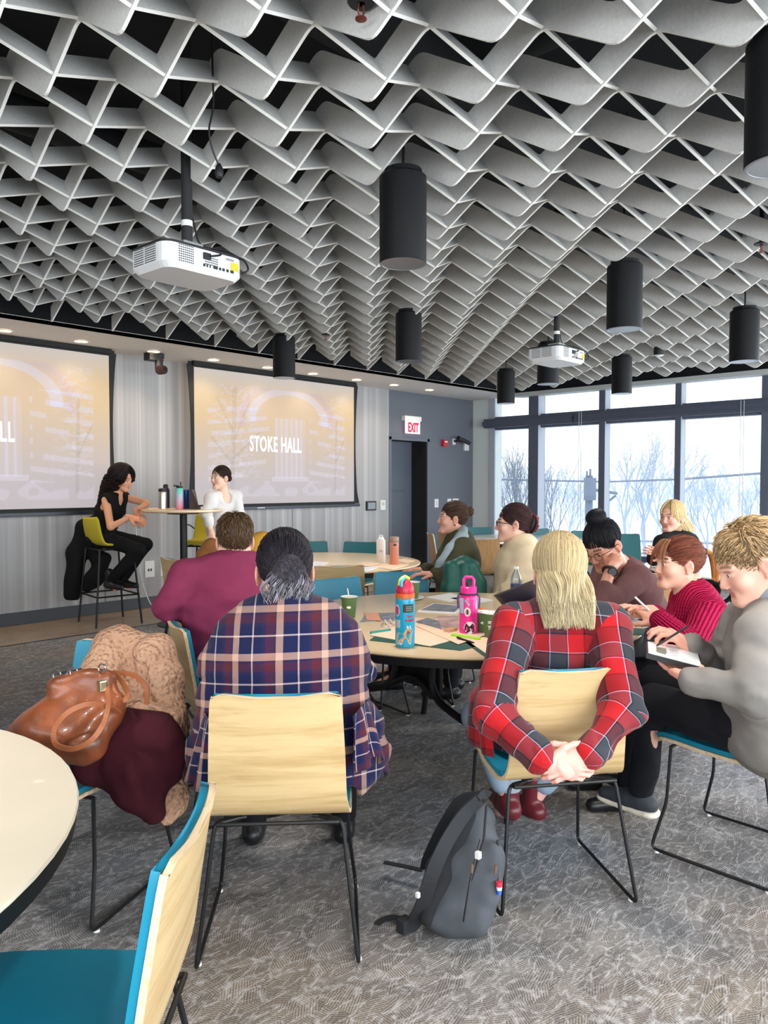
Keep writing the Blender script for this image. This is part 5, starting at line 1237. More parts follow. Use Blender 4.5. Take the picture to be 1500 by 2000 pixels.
def drape(pts_top,pts_bot,name,m,root,loc,seed=0,amp=.012,nx=26,ny=12,waves=5,uvs=1.0,th=.004):
    """hanging cloth strip between a top and a bottom polyline with folds"""
    T=np.array(pts_top,float);B=np.array(pts_bot,float); rs=lambda P,n: np.stack([np.interp(np.linspace(0,len(P)-1,n),range(len(P)),P[:,k]) for k in range(3)],1)
    T=rs(T,nx);B=rs(B,nx); V=[];uv=[];F=[]
    for j in range(ny):
        t=j/(ny-1); row=T*(1-t)+B*t; d=np.gradient(row,axis=0); nn=np.cross(d,[0,0,1]); nn/=np.linalg.norm(nn,axis=1)[:,None]+1e-9
        row=row+nn*(amp*t**.6*np.sin(np.linspace(0,waves*2*math.pi,nx)+seed+t*1.3))[:,None]; V.append(row)
    V=np.concatenate(V)
    for j in range(ny-1):
        for i in range(nx-1):
            q_=[j*nx+i,j*nx+i+1,(j+1)*nx+i+1,(j+1)*nx+i]; F.append(q_)
            for v_ in q_: jj,ii=divmod(v_,nx); uv.append((ii/nx*.45*uvs,jj/ny*.30*uvs))
    o=npmesh(name,V,np.array(F),m,root,np.array(uv),None,loc); md=o.modifiers.new('s','SOLIDIFY'); md.thickness=th; return o
drape([W(398,1385,2.52),W(405,1400,2.36),W(418,1410,2.30)],[W(362,1515,2.50),W(378,1535,2.34),W(418,1560,2.30)],'shirt_tail',M_plaid,r5,I5['loc'],1,.016,22,12,3)
drape([W(688,1400,2.30),W(712,1372,2.4),W(722,1370,2.55)],[W(690,1520,2.32),W(738,1475,2.4),W(752,1520,2.58)],'shirt_tail',M_plaid,r5,I5['loc'],2,.016,22,12,3)
# --- 6 olive cardigan
J=dict(head=W(885,1012,5.4),neck=W(898,1047,5.42),pelvis=W(893,1172,5.4),shL=W(903,1072,5.24),shR=W(892,1064,5.58),elL=W(872,1132,5.14),wrL=W(850,1120,5.2),elR=W(852,1120,5.55),wrR=W(832,1112,5.45))
J.update(sitjoints(J['pelvis'],(-lr)[:2],.42))
r6,I6=person('woman in an olive cardigan with a high brown bun facing left',J,(214,160,136),dict(yaw=A_(136),pitch=.06,s=1.0),hair_mesh('bun',(66,46,38),(96,72,58),seed=14,bunp=(0,-.112,.055),br=(.034,.032,.034)),dict(m=M_olive,name='cardigan'),dict(m=M_blackpants),dict(m=M_shoe),1.25,
 [('L','relax',-lr,np.array([0,0,1.])),('R','relax',-lr,np.array([0,0,1.]))],hh=.013,seed=15,armb=1.15,sleeve_r=.016)
f=Fld(J['neck']-.45,J['neck']+.2,.011); f.chain([J['neck']+np.array([0,0,.045])-lv*.03+lr*.02,W(902,1050,5.28),W(880,1072,5.22),W(862,1100,5.2),W(848,1128,5.2)],[.035,.045,.036,.034,.03],.02); f.chain([W(906,1046,5.42),W(893,1052,5.5),W(872,1068,5.5)],[.04,.04,.035],.02); V,F=f.mesh(); npmesh('scarf',V,F,cloth('blue_grey_scarf',(150,166,172)),r6,None,None,I6['loc'])
MB().lathe([(0,-.008),(.008,0),(0,.008)],8,tuple(J['head']-I6['loc']+I6['R']@np.array([-.086,-.004,-.045]))).build('earring',mat('gold',(230,200,150),.25,1),r6,True)
# --- 7 cream sweater, glasses, claw clip
J=dict(head=W(1003,1022,5.05),neck=W(1020,1056,5.08),pelvis=W(1012,1198,5.08),shL=W(1030,1088,4.9),shR=W(1022,1080,5.26),elL=W(998,1155,4.84),wrL=W(965,1172,4.92),elR=W(985,1150,5.2),wrR=W(962,1172,5.1))
J.update(sitjoints(J['pelvis'],(-lr+lv*.2)[:2],.42))
r7,I7=person('woman in a cream sweater and dark glasses with a claw clip in dark hair',J,(222,174,152),dict(yaw=A_(128),pitch=.02,s=1.1),hair_mesh('claw',(56,34,36),(74,46,44),seed=16,bunp=(0,-.098,.0)),dict(m=M_cream,name='sweater'),dict(m=M_blackpants),dict(m=M_shoe),1.45,
 [('L','relax',-lr,np.array([0,0,1.])),('R','relax',-lr,np.array([0,0,1.]))],hh=.013,seed=17,armb=1.15)
glasses(r7,I7,M_dark)
h=I7['J']['head']-I7['loc']; f=Fld(h-.22,h+.22,.005); g=lambda p: h+I7['R']@np.array(p)*1.1
f.chain([g((.01,-.118,.055)),g((.0,-.142,.03)),g((0,-.145,-.01)),g((0,-.128,-.045))],[.010,.012,.010,.009],.005).chain([g((-.02,-.12,.05)),g((-.022,-.14,.02))],[.007,.008],.004).chain([g((.02,-.13,-.035)),g((.02,-.142,-.01))],[.008,.008],.004); V,F=f.mesh(); npmesh('claw_clip',V,F,mat('tortoise_red',(120,24,40),.25),r7)
# --- 8 blonde in red plaid
J=dict(head=W(1092,1116,2.80),neck=W(1098,1182,2.72),pelvis=W(1080,1440,2.80),shL=W(1008,1222,2.68),shR=W(1186,1222,2.70),elL=W(962,1395,2.46),wrL=W(1068,1492,2.335),elR=W(1216,1392,2.46),wrR=W(1146,1480,2.335),
 hipL=W(1030,1445,2.84),hipR=W(1130,1445,2.84),knL=W(935,1400,3.12),knR=W(1160,1405,3.22),anL=W(994,1555,3.14),anR=W(1040,1560,3.3),toL=W(975,1585,3.25),toR=W(1010,1580,3.4))
r8,I8=person('blonde person in a red and charcoal plaid shirt, hands clasped behind the chair',J,(236,184,170),dict(yaw=A_(40),pitch=-.05,s=1.13),hair_mesh('long',(182,160,120),(212,196,160),seed=18,dens=2.2,len=.145,pinch=.12,part=.08),dict(m=M_redplaid,name='plaid_shirt',per=.186),dict(m=cloth('pale_denim',(150,170,190)),end=.8),dict(m=M_boot,up=.09,name='boot'),1.0,
 [('L','clasp',lr*1.0-lv*.15+DOWN*.18,-lv+DOWN*.1),('R','clasp',-lr*1.0-lv*.2+DOWN*.35,-lv*1.0+np.array([0,0,.25]))],seed=19,armb=1.28,sleeve=.94,fold=.009,hh=.0095,shirt_low=.02,sleeve_r=.02,handscale=1.0,seat=FC['C5'])
collar(I8,r8,M_redplaid,.070,.030)
collar(I2,r2,M_whiteshirt,.062,.03)
for s in 'L':
    a=J['an'+s]-I8['loc']; MB().lathe([(.048,.03),(.050,.05),(.049,.11),(.047,.125),(.044,.12)],20,tuple(a)).build('sock',cloth('grey_sock',(150,160,170),.95,120,.6),r8,True)
drape([W(945,1330,2.62),W(925,1345,2.7),W(915,1360,2.85)],[W(960,1480,2.62),W(930,1462,2.72),W(905,1430,2.9)],'shirt_tail',M_redplaid,r8,I8['loc'],1,.012,18,10,2)
# --- 9 man with top knot in brown shirt
J=dict(head=W(1178,1064,4.08),neck=W(1214,1108,4.2),pelvis=W(1256,1238,4.45),shL=W(1246,1132,4.02),shR=W(1184,1118,4.32),elL=W(1168,1188,3.76),wrL=W(1194,1106,3.93),elR=W(1150,1170,4.15),wrR=W(1145,1205,3.95))
J.update(sitjoints(J['pelvis'],(-.9,.2),.42))
r9,I9=person('man with black top knot and glasses in a brown shirt, hand on his neck',J,(196,140,116),dict(yaw=A_(172),pitch=-.55,s=1.12,roll=.1),hair_mesh('bun',(20,20,24),(34,34,40),seed=20,bunp=(0,-.035,.135),br=(.046,.046,.036)),dict(m=M_brown),dict(m=M_blackpants),dict(m=M_shoe),1.25,
 [('L','hook',W(1214,1078,4.05)-W(1194,1106,3.93),-lv-lr*.3),('R','relax',-lr+DOWN*.3,np.array([0,0,1.]))],male=True,seed=21,sleeve={'L':.72,'R':.95},armb=1.1,hh=.011)
glasses(r9,I9,mat('tortoise_frame',(70,52,40),.3))
wr=J['wrL']+(J['elL']-J['wrL'])*.12-I9['loc']; ad=nrmz(J['elL']-J['wrL'])
w=MB(); n_=16; e1=nrmz(np.cross(ad,[0,0,1])); e2=np.cross(ad,e1); w.tube([wr+(e1*math.cos(a)+e2*math.sin(a))*.034 for a in np.linspace(0,2*math.pi,n_+1)[:-1]],.009,6,closed=True); w.build('watch_strap',M_dark,r9,True)
tc=wr-lv*.036; MB().tube([tc,tc-lv*.012],.023,18).build('watch_case',M_dark,r9,True); MB().tube([tc-lv*.012,tc-lv*.0125],.019,18).tube([tc-lv*.0135,tc-lv*.0145],.006,10).build('watch_face',mat('watch_face',(90,94,98),.15),r9,True)
# --- 10 woman in black by the window
J=dict(head=W(1313,1010,6.6),neck=W(1322,1042,6.62),pelvis=W(1324,1128,6.8),shR=W(1292,1060,6.46),shL=W(1349,1058,6.66),elR=W(1276,1092,6.36),wrR=W(1312,1086,6.25),elL=W(1346,1092,6.42),wrL=W(1300,1082,6.22))
J.update(sitjoints(J['pelvis'],(-lv)[:2],.42))
r10,I10=person('woman with blonde hair and fringe in a black top, arms crossed by the window',J,(222,168,146),dict(yaw=A_(170),pitch=-.02,s=1.16),hair_mesh('long',(212,182,134),(232,208,164),seed=22,dens=.8,len=.17,pinch=.1,part=-.03),dict(m=M_blackcloth,name='top'),dict(m=M_blackpants),dict(m=M_shoe),1.2,
 [('R','relax',lr+np.array([0,0,.1]),-lv),('L','relax',-lr+np.array([0,0,.25]),-lv)],sleeve=.55,hh=.014,seed=23)
# --- 11 magenta sweater
J=dict(head=W(1326,1100,3.48),neck=W(1352,1152,3.5),pelvis=W(1386,1325,3.5),shL=W(1384,1196,3.34),shR=W(1342,1180,3.66),elL=W(1352,1262,3.14),wrL=W(1290,1212,3.2),elR=W(1318,1240,3.55),wrR=W(1278,1202,3.36))
J.update(sitjoints(J['pelvis'],(-.75,.62),.42))
hp=hair_mesh('pony',(112,58,44),(150,92,62),seed=24,dens=1.2,bunp=(0,-.108,.05),pcol=(214,158,92),drop=.12)
rg=np.random.default_rng(8); q=[]
for i in range(110): # fringe and loose front locks
    x=rg.uniform(-.06,.06); th=np.linspace(0,1,9)[:,None]; L=rg.uniform(.05,.075) if abs(x)<.045 else rg.uniform(.08,.13); q.append(np.array([[x*.6,.055,.105]])+np.concatenate([x*.55*th,.045*np.sin(th*1.6)+.004,-.02*th-L*th**1.5],1)+rg.normal(0,.002,3))
hp=join([hp,strands(np.array(q),.0015,(170,118,84),.15,(150,96,70),3)])
r11,I11=person('woman with an auburn and blonde ponytail in a magenta ribbed sweater',J,(230,180,156),dict(yaw=A_(140),pitch=.0,s=1.03),hp,dict(m=M_pink,name='ribbed_sweater'),dict(m=M_blackpants),dict(m=M_shoe),1.08,
 [('L','pen',W(1262,1190,3.28)-W(1290,1212,3.2),-lv+np.array([0,0,.5])),('R','relax',W(1248,1190,3.34)-W(1278,1202,3.36),np.array([0,0,1.])+lv*.2)],seed=25,sleeve_r=.018,hh=.010,armb=1.1,handscale=1.08)
MB().tube([W(1240,1166,3.26)-I11['loc'],W(1268,1192,3.24)-I11['loc']],.0045,8).build('white_pen',M_white,r11,True)
# --- 12 grey pullover
J=dict(head=W(1468,1098,2.56),neck=W(1505,1178,2.58),pelvis=W(1512,1425,2.66),shL=W(1482,1246,2.42),shR=W(1456,1210,2.84),elL=W(1476,1352,2.32),wrL=W(1352,1330,2.44),elR=W(1408,1312,2.85),wrR=W(1352,1262,2.74),
 hipL=W(1490,1430,2.62),hipR=W(1480,1405,2.86),knL=W(1278,1372,2.98),knR=W(1282,1330,3.25),anL=W(1252,1545,3.20),toL=W(1196,1563,3.30),anR=W(1232,1512,3.45),toR=W(1176,1505,3.58))
r12,I12=person('young man with short sandy hair in a grey quarter-zip writing on a tablet',J,(232,180,158),dict(yaw=A_(130),pitch=-.42,s=1.14,brow=(150,116,84)),hair_mesh('short',(146,118,84),(196,168,128),seed=26,dens=2.6,len=1.1),dict(m=M_grayfleece,name='quarter_zip'),dict(m=M_blackpants),dict(m=mat('dark_sneaker',(44,48,54),.7),sole=mat('cream_sole',(214,206,190),.6),name='sneaker'),1.22,
 [('L','flat',W(1300,1296,2.60)-W(1352,1330,2.44),DOWN-lv*.3),('R','pen',W(1300,1232,2.72)-W(1352,1262,2.74),np.array([0,0,1.])-lv*.35)],male=True,seed=27,hh=.0095,fold=.013,armb=1.15,handscale=1.0,sleeve_r=.017,seat=FC['C6'])
f=Fld(J['neck']-.16,J['neck']+.16,.008); nk=J['neck']; 
f.cap(nk-np.array([0,0,.01]),nk+(J['head']-nk)*.52,.082,.084,.01); f.cap(nk,nk+(J['head']-nk)*.9,.066,.076,.006,sub=True); V,F=f.mesh(); npmesh('collar',V,F,cloth('grey_collar',(132,136,142)),r12,None,None,I12['loc'])
# tablet and stylus in his hands
def slab(name,cs,th,m,parent=None,m2=None):
    """solid sheet from four world corners (top face) with thickness th along its normal"""
    P=[np.array(c,float) for c in cs]; n=nrmz(np.cross(P[1]-P[0],P[3]-P[0])); n=n if n[2]>0 else -n; V=P+[p-n*th for p in P]
    return meshobj(name,V,[[0,1,2,3],[7,6,5,4],[0,4,5,1],[1,5,6,2],[2,6,7,3],[3,7,4,0]],m,parent)
t=thing('tablet','tablet with notes on screen held by the man in the grey pullover','tablet',tuple(W(1320,1275,2.6)),0); l0=W(1320,1275,2.6)
ct=[W(1263,1252,2.72)-l0,W(1330,1250,2.86)-l0,W(1380,1298,2.56)-l0,W(1290,1292,2.46)-l0]
ct=[W(1262,1252,2.76)-l0,W(1362,1266,2.80)-l0,W(1374,1305,2.52)-l0,W(1263,1276,2.50)-l0]
slab('case',ct,.016,M_dark,t); up2=nrmz(np.cross(ct[1]-ct[0],ct[3]-ct[0])); up2=up2 if up2[2]>0 else -up2
c4=sum(ct)/4; slab('screen_glass',[c4+(p-c4)*.94+up2*.0016 for p in ct],.001,mat('tablet_screen',(228,230,232),.15,emit=(230,232,235),es=.15),t)
pt=lambda a,b: ct[0]+(ct[1]-ct[0])*a+(ct[3]-ct[0])*b+up2*.003
slab('note_image',[pt(.18,.45),pt(.36,.47),pt(.36,.85),pt(.18,.82)],.0008,mat('note_image',(120,118,108),.5),t)
for i in range(3): slab('note_lines',[pt(.42,.48+.13*i),pt(.58,.48+.13*i),pt(.58,.52+.13*i),pt(.42,.52+.13*i)],.0008,mat('note_line',(170,172,176),.5),t)
a=W(1281,1262,2.68); b=W(1345,1222,2.66); y=MB().tube([a-(a),(b-a)*.06,(b-a)],[.0008,.0042,.0042],8).build('stylus',M_dark,None,True); y.location=tuple(a); tag(y,'black stylus held over the tablet by the man in grey','pen')
# ================================================================ TABLE THINGS
TZ=.74
def bottle(px,py,z,prof,m,label,cat='bottle',group=None,n=28,name='water_bottle'):
    p=onz(px,py,z); t=thing(name,label,cat,(p[0],p[1],z),0,group); MB().lathe(prof,n).build('body',m,t,True); return t
# turquoise bottle
t=bottle(791,1262,TZ,[(.036,.0),(.040,.004),(.0415,.02),(.0415,.195),(.040,.205),(.038,.209)],mat('turquoise_paint',(22,170,212),.35,coat=.3),'turquoise bottle with a red dome lid and stickers near the table edge')
MB().lathe([(.0385,.207),(.041,.209),(.041,.226),(.039,.228)],28).build('lid_band',mat('orange_plastic',(236,110,40),.4),t,True)
MB().lathe([(.0385,.228),(.0395,.24),(.034,.262),(.022,.278),(.01,.284),(0,.285)],28).build('dome_lid',mat('raspberry_plastic',(204,40,72),.4),t,True)
MB().tube(arc([(-.034,-.0,.262),(-.03,-.0,.284),(-.002,0,.298),(.022,0,.286)],.02,4),[.009]*12 if False else .009,8).build('spout_cover',mat('lime_plastic',(206,220,60),.4),t,True)
MB().tube(arc([(-.036,-.012,.258),(-.036,-.01,.280),(-.012,-.008,.294)],.02,4),.007,8).build('carry_loop',mat('sky_plastic',(70,180,226),.4),t,True)
def sticker(parent,r,a0,a1,z0,z1,m,name='sticker',poly=None,off=.0006):
    """patch wrapped on a cylinder; a in radians from the camera-facing direction"""
    p=parent.location; base=math.atan2(-p[1],-p[0]); V=[];F=[]
    if poly is None:
        n=8
        for i in range(n+1):
            a=base-(a0+(a1-a0)*i/n)*-1 if False else base+(a0+(a1-a0)*i/n)
            for z in (z0,z1): V.append(((r+off)*math.cos(a),(r+off)*math.sin(a),z))
        F=[[2*i,2*i+2,2*i+3,2*i+1] for i in range(n)]
    else:
        V=[((r+off)*math.cos(base+(a0+(a1-a0)*x)),(r+off)*math.sin(base+(a0+(a1-a0)*x)),z0+(z1-z0)*y) for x,y in poly]
        cx=sum(x for x,y in poly)/len(poly); cy=sum(y for x,y in poly)/len(poly); V.append(((r+off)*math.cos(base+(a0+(a1-a0)*cx)),(r+off)*math.sin(base+(a0+(a1-a0)*cx)),z0+(z1-z0)*cy)); k=len(poly); F=[[i,(i+1)%k,k] for i in range(k)]
    return meshobj(name,V,F,m,parent)
def blob(n=14,j=.12,seed=0):
    q=random.Random(seed); return [(.5+.5*math.cos(2*math.pi*i/n)*(1-q.random()*j),.5+.5*math.sin(2*math.pi*i/n)*(1-q.random()*j)) for i in range(n)]
S_w=mat('sticker_white',(236,236,234),.5); S_p=mat('sticker_pink',(214,70,120),.5); S_d=mat('sticker_dark',(52,60,54),.5); S_r=mat('sticker_red',(196,34,40),.5); S_g=mat('sticker_tan',(224,170,98),.5); S_k=mat('sticker_black',(24,24,28),.5); S_l=mat('sticker_lilac',(196,180,224),.5)
# angles: + is to the right seen from the camera
sticker(t,.0415,-1.25,-.55,.130,.185,S_w,poly=blob(12,.1,1)); sticker(t,.0415,-1.2,-.62,.135,.18,S_p,poly=blob(12,.2,2),off=.001)
sticker(t,.0415,-.22,.95,.150,.185,S_d)
for i in range(3): sticker(t,.0415,.1,.75,.157+.008*i,.160+.008*i,mat('sticker_line',(150,170,150),.5),off=.001)
sticker(t,.0415,-1.15,-.5,.085,.118,mat('sticker_silver',(190,206,214),.4))
CORGI=[(0,.25),(.02,.55),(.15,.62),(.45,.60),(.58,.80),(.62,1),(.70,.86),(.78,1),(.84,.80),(1,.68),(.92,.58),(.86,.40),(.82,.05),(.72,.05),(.70,.25),(.35,.25),(.33,.02),(.22,.02),(.20,.25),(.12,.02),(.03,.05)]
sticker(t,.0415,-.86,.86,.018,.092,S_w,poly=[(.5+(x-.5)*1.14,.5+(y-.5)*1.16) for x,y in CORGI]); sticker(t,.0415,-.8,.8,.022,.088,S_g,poly=CORGI,off=.001); sticker(t,.0415,.22,.42,.060,.072,S_r,off=.0016)
for w_,z_,a_ in (('The J',.128,.05),('is leak',.112,.0)):
    p=t.location; base=math.atan2(-p[1],-p[0]); cu=textmesh('sticker_lettering',w_,.017,S_r,t,Matrix.Identity(4),.95,.0006,.0003)
    for vtx in cu.data.vertices:
        x,y,zz=vtx.co; a=base+(a_+x/.0415); rr=.0422+zz; vtx.co=(rr*math.cos(a),rr*math.sin(a),z_+y)
# pink bottle
M_hot=mat('hot_pink_paint',(240,44,150),.35,coat=.3)
t=bottle(915,1238,TZ,[(.037,0),(.041,.004),(.0425,.02),(.0425,.165),(.039,.180),(.036,.184)],M_hot,'hot pink bottle with a flip straw lid and a black and white sticker')
MB().lathe([(.035,.186),(.037,.187),(.037,.216),(.034,.219),(0,.220)],28).build('lid',M_hot,t,True)
base=math.atan2(-t.location[1],-t.location[0]); ux=np.array([-math.sin(base),math.cos(base),0])
MB().tube([ux*-.022+np.array([0,0,.216]),ux*-.022+np.array([0,0,.252]),ux*-.015+np.array([0,0,.262]),ux*.015+np.array([0,0,.262]),ux*.022+np.array([0,0,.252]),ux*.022+np.array([0,0,.216])],.0075,8).build('carry_handle',M_hot,t,True)
MB().tube([(0,0,.218),(0,0,.238)],.012,10).build('straw_spout',mat('dark_spout',(60,40,60),.4),t,True)
MB().tube([(.0405*math.cos(a),.0405*math.sin(a),.186) for a in np.linspace(0,6.283,25)[:-1]],.0035,6,closed=True).build('paracord_band',M_dark,t,True)
for s in (-1,1): MB().tube([ux*s*.041+np.array([0,0,.186]),ux*s*.050+np.array([0,0,.17]),ux*s*.048+np.array([0,0,.12])],.005,6).build('cord_tail',mat('cord_purple',(90,86,120),.8),t,True)
sticker(t,.0425,-1.2,-.55,.10,.17,mat('sticker_blue',(176,190,214),.5)); sticker(t,.0425,-.5,.25,.085,.13,S_w,poly=blob(14,.15,4)); sticker(t,.0425,-.4,.15,.09,.125,mat('sticker_gold',(186,170,140),.5),poly=blob(12,.3,5),off=.001); sticker(t,.0425,-.2,-.05,.098,.118,S_k,off=.0016)
sticker(t,.0425,-.45,.15,.135,.165,mat('sticker_mint',(110,200,190),.5),poly=[(0,.8),(.25,1),(1,.2),(.75,0)]); sticker(t,.0425,.7,1.2,.11,.17,S_l,poly=blob(9,.3,8))
sticker(t,.0425,-.55,.85,.006,.066,S_w,poly=blob(16,.12,9)); sticker(t,.0425,-.45,.7,.012,.060,S_k,poly=[(0,.1),(.05,.7),(.2,.95),(.3,.7),(.5,.62),(.75,.9),(.85,.5),(1,.2),(.8,.0),(.6,.25),(.4,.05),(.15,0)],off=.001)
# paper cups
M_cup=mat('green_paper_cup',(84,116,66),.6); M_rim=mat('cup_rim_white',(236,234,228),.5); M_coffee=mat('cup_inside',(210,204,190),.6)
def cup(px,py,label,r=.042,h=.105,text=None,straw=False,z=TZ):
    t=bottle(px,py,z,[(r*.70,0),(r*.72,.002),(r*.97,h*.97)],M_cup,label,'cup','green paper cups on the near table',name='paper_cup')
    MB().lathe([(r*.985,h*.975),(r*1.04,h*.985),(r*1.04,h*1.0),(r*.97,h*1.005),(r*.94,h*.985),(r*.90,h*.90),(0,h*.88)],28).build('rim',M_rim,t,True)
    if text:
        for i,(w_,sz) in enumerate(text):
            base=math.atan2(-t.location[1],-t.location[0]); o=textmesh('cup_lettering',w_,sz,M_rim,t,Matrix.Identity(4),.7,.0008,.0003); zb=h*(.62-.24*i)
            for vt in o.data.vertices:
                x,y,zz=vt.co; rr=r*(.72+.25*((zb+y)/h))+.0008+zz; a=base+((x-.022)/rr); vt.co=(rr*math.cos(a),rr*math.sin(a),zb+y)
    else: sticker(t,r*.86,-.4,.3,h*.45,h*.60,M_rim,'cup_mark',poly=blob(8,.4,3),off=.003)
    if straw: MB().tube([(.01,0,h*.5),(-.012,.0,h*1.38)],.003,6).build('straw',M_white,t,True)
    return t
cup(682,1206,'green paper cup with a straw beside the navy plaid shoulder',.043,.11,None,True)
cup(806,1172,'green paper cup on a white saucer behind the turquoise bottle',.043,.11)
p=onz(800,1170,TZ); o=MB().lathe([(0,0),(.05,0),(.085,.010),(.086,.013),(.05,.004),(0,.004)],32,(p[0],p[1],TZ)).build('saucer',M_white,None,True); tag(o,'white saucer under the far green cup','plate')
cup(962,1246,'green paper cup printed YPING between the pink bottle and red plaid shirt',.048,.115,[('GET MY',.016),('YPING',.026)])
cup(944,1236,'second green paper cup mostly hidden behind the printed cup',.042,.10)
# small clear bottle with orange cap, water bottle
t=bottle(940,1222,TZ,[(.022,0),(.024,.01),(.024,.05),(.012,.066)],mat('clear_plastic',(225,228,230),.1,trans=.8),'small clear bottle with an orange cap behind the printed cup'); MB().lathe([(.012,.066),(.014,.067),(.014,.085),(0,.086)],16).build('cap',mat('orange_cap',(240,130,40),.4),t,True)
t=bottle(1008,1172,TZ,[(.030,0),(.033,.01),(.033,.12),(.030,.14),(.014,.175),(.013,.185)],mat('water_clear',(220,228,232),.08,trans=.85),'clear plastic water bottle behind the laptop by the blonde hair'); MB().lathe([(.0335,.05),(.0335,.10)],20).build('label_band',mat('label_navy',(60,70,110),.5),t,True); MB().lathe([(.014,.185),(.015,.186),(.015,.2),(0,.2)],14).build('cap',M_white,t,True)
# laptop with lilac underside, screen back toward camera
l=thing('laptop','open black laptop with a lilac base left of the blonde hair','laptop',tuple(onz(1030,1205,TZ)),0); q=np.array(l.location); 
a=onz(1005,1215,TZ)-q; b=onz(1065,1200,TZ)-q; c=onz(1060,1180,TZ)-q; d=onz(985,1190,TZ)-q; up3=np.array([0,0,.014]); slab('base',[a+up3,b+up3,c+up3,d+up3],.013,mat('lilac_case',(176,160,208),.4),l)
e=(W(965,1162,3.7)-q); g_=(W(1048,1130,3.7)-q); slab('display',[d+up3*1.1,c+up3*1.1,g_,e],.008,mat('laptop_black',(34,30,36),.4),l)
# papers and folders on the near table
M_paper=mat('cream_paper',(238,206,178),.75,var=.02,vs=5); M_wp=mat('white_paper',(226,226,228),.7); M_folder=mat('dark_green_folder',(38,84,72),.6); M_photo=mat('grey_photo_print',(120,124,134),.45,var=.25,vs=16); M_photo2=mat('pinkish_print',(186,156,150),.5,var=.2,vs=12)
def sheet(name,pxs,z,m,label,cat,group=None,th=.0015,parent=None,lift=0):
    cs=[onz(x,y,z+th) for x,y in pxs]; c=sum(cs)/4
    if parent is not None: cs=[p-np.array(parent.location) for p in cs]; return slab(name,cs,th,m,parent)
    cs=[p-np.array([c[0],c[1],z]) for p in cs]; o=slab(name,cs,th,m); o.location=(c[0],c[1],z)
    if label: tag(o,label,cat,group)
    return o
fd=sheet('folder',[(722,1250),(770,1213),(1068,1228),(900,1270)],TZ,M_folder,'open dark green folder holding cream sheets beneath the turquoise bottle','folder',None,.003)
sheet('paper',[(722,1240),(790,1202),(958,1230),(840,1262)],TZ+.0035,M_paper,'cream handout in the open folder left of the turquoise bottle','paper','cream handouts in the near folder')
sheet('paper',[(812,1222),(878,1200),(985,1228),(895,1258)],TZ+.006,M_paper,'cream handout right of the turquoise bottle, top of the folder','paper','cream handouts in the near folder')
sheet('folder',[(905,1252),(985,1232),(1010,1262),(955,1288)],TZ,M_folder,'dark green folder beside the red plaid sleeve','folder',None,.003)
sheet('paper',[(912,1250),(975,1238),(1000,1262),(952,1278)],TZ+.0035,M_paper,'cream handout on the folder beside the red plaid sleeve','paper')
sheet('booklet',[(815,1193),(846,1178),(910,1182),(892,1197)],TZ,M_wp,'white booklet with a grey cover photo left of the pink bottle','booklet',None,.005)
sheet('cover_photo',[(822,1191),(848,1179),(903,1183),(887,1195)],TZ+.0052,M_photo,'grey photo print lying on the white booklet by the pink bottle','photo')
sheet('photo_card',[(812,1213),(835,1207),(868,1215),(862,1228)],TZ+.009,M_photo,'dark photo card tucked behind the turquoise bottle','photo')
nb=sheet('notebook',[(862,1228),(855,1202),(905,1203),(895,1228)],TZ,M_photo2,'small dark-spined photo booklet between the two colourful bottles','notebook',None,.012)
sheet('paper',[(832,1166),(880,1158),(905,1165),(880,1175)],TZ,M_wp,'folded white papers at the far rim of the near table','paper')
sheet('paper',[(878,1168),(925,1164),(965,1172),(925,1178)],TZ,M_wp,'white papers lying behind the pink bottle','paper')
sheet('booklet',[(703,1214),(715,1198),(782,1196),(786,1208)],TZ,M_photo,'grey photo booklet left of the turquoise bottle','booklet',None,.004)
sheet('flyer',[(716,1210),(712,1196),(738,1197),(745,1212)],TZ+.0045,mat('salmon_print',(226,158,132),.6),'salmon coloured flyer by the navy plaid shoulder','paper')
o=MB().tube([onz(724,1236,TZ+.008),onz(762,1230,TZ+.008)],.007,8).build('teal_marker',mat('marker_teal',(40,150,150),.4),None,True); tag(o,'teal marker lying left of the turquoise bottle','pen')
o=MB().tube([onz(882,1240,TZ+.012),onz(938,1248,TZ+.008)],.0075,8).build('highlighter',mat('highlighter_lime',(160,220,40),.4),None,True); tag(o,'lime green highlighter in front of the pink bottle','pen')
o=MB().tube([onz(893,1245,TZ+.014),onz(925,1256,TZ+.006)],.005,8).build('pen',M_dark,None,True); tag(o,'black pen lying across the lime highlighter','pen')
bx=onz(880,1236,TZ); o=MB().box((-.03,-.018,0),(.03,.018,.022),.003).build('wood_block',mat('kraft_block',(200,160,120),.7),None); o.location=tuple(bx); tag(o,'small kraft brown block between the two colourful bottles','box')
o=MB(); 
for k in range(3): o.tube([onz(745+k*9,1222-k*3,TZ+.01),onz(752+k*10,1212-k*2,TZ+.04),onz(760+k*9,1224-k*3,TZ+.01)],.006,6)
o=o.build('crumpled_wrapper',mat('clear_wrap',(222,218,212),.25,trans=.4),None,True); tag(o,'crumpled clear plastic wrapper left of the turquoise bottle','wrapper')
sheet('paper',[(1200,1210),(1215,1190),(1258,1206),(1222,1212)],TZ,M_wp,'white papers beside the man in brown','paper')
sheet('paper',[(1215,1222),(1225,1206),(1278,1218),(1262,1226)],TZ,M_wp,'printed sheet between the red plaid shoulder and the magenta sleeve','paper')
sheet('folder',[(1218,1238),(1225,1226),(1262,1228),(1256,1240)],TZ,M_folder,'dark green folder edge right of the red plaid shoulder','folder',None,.003)
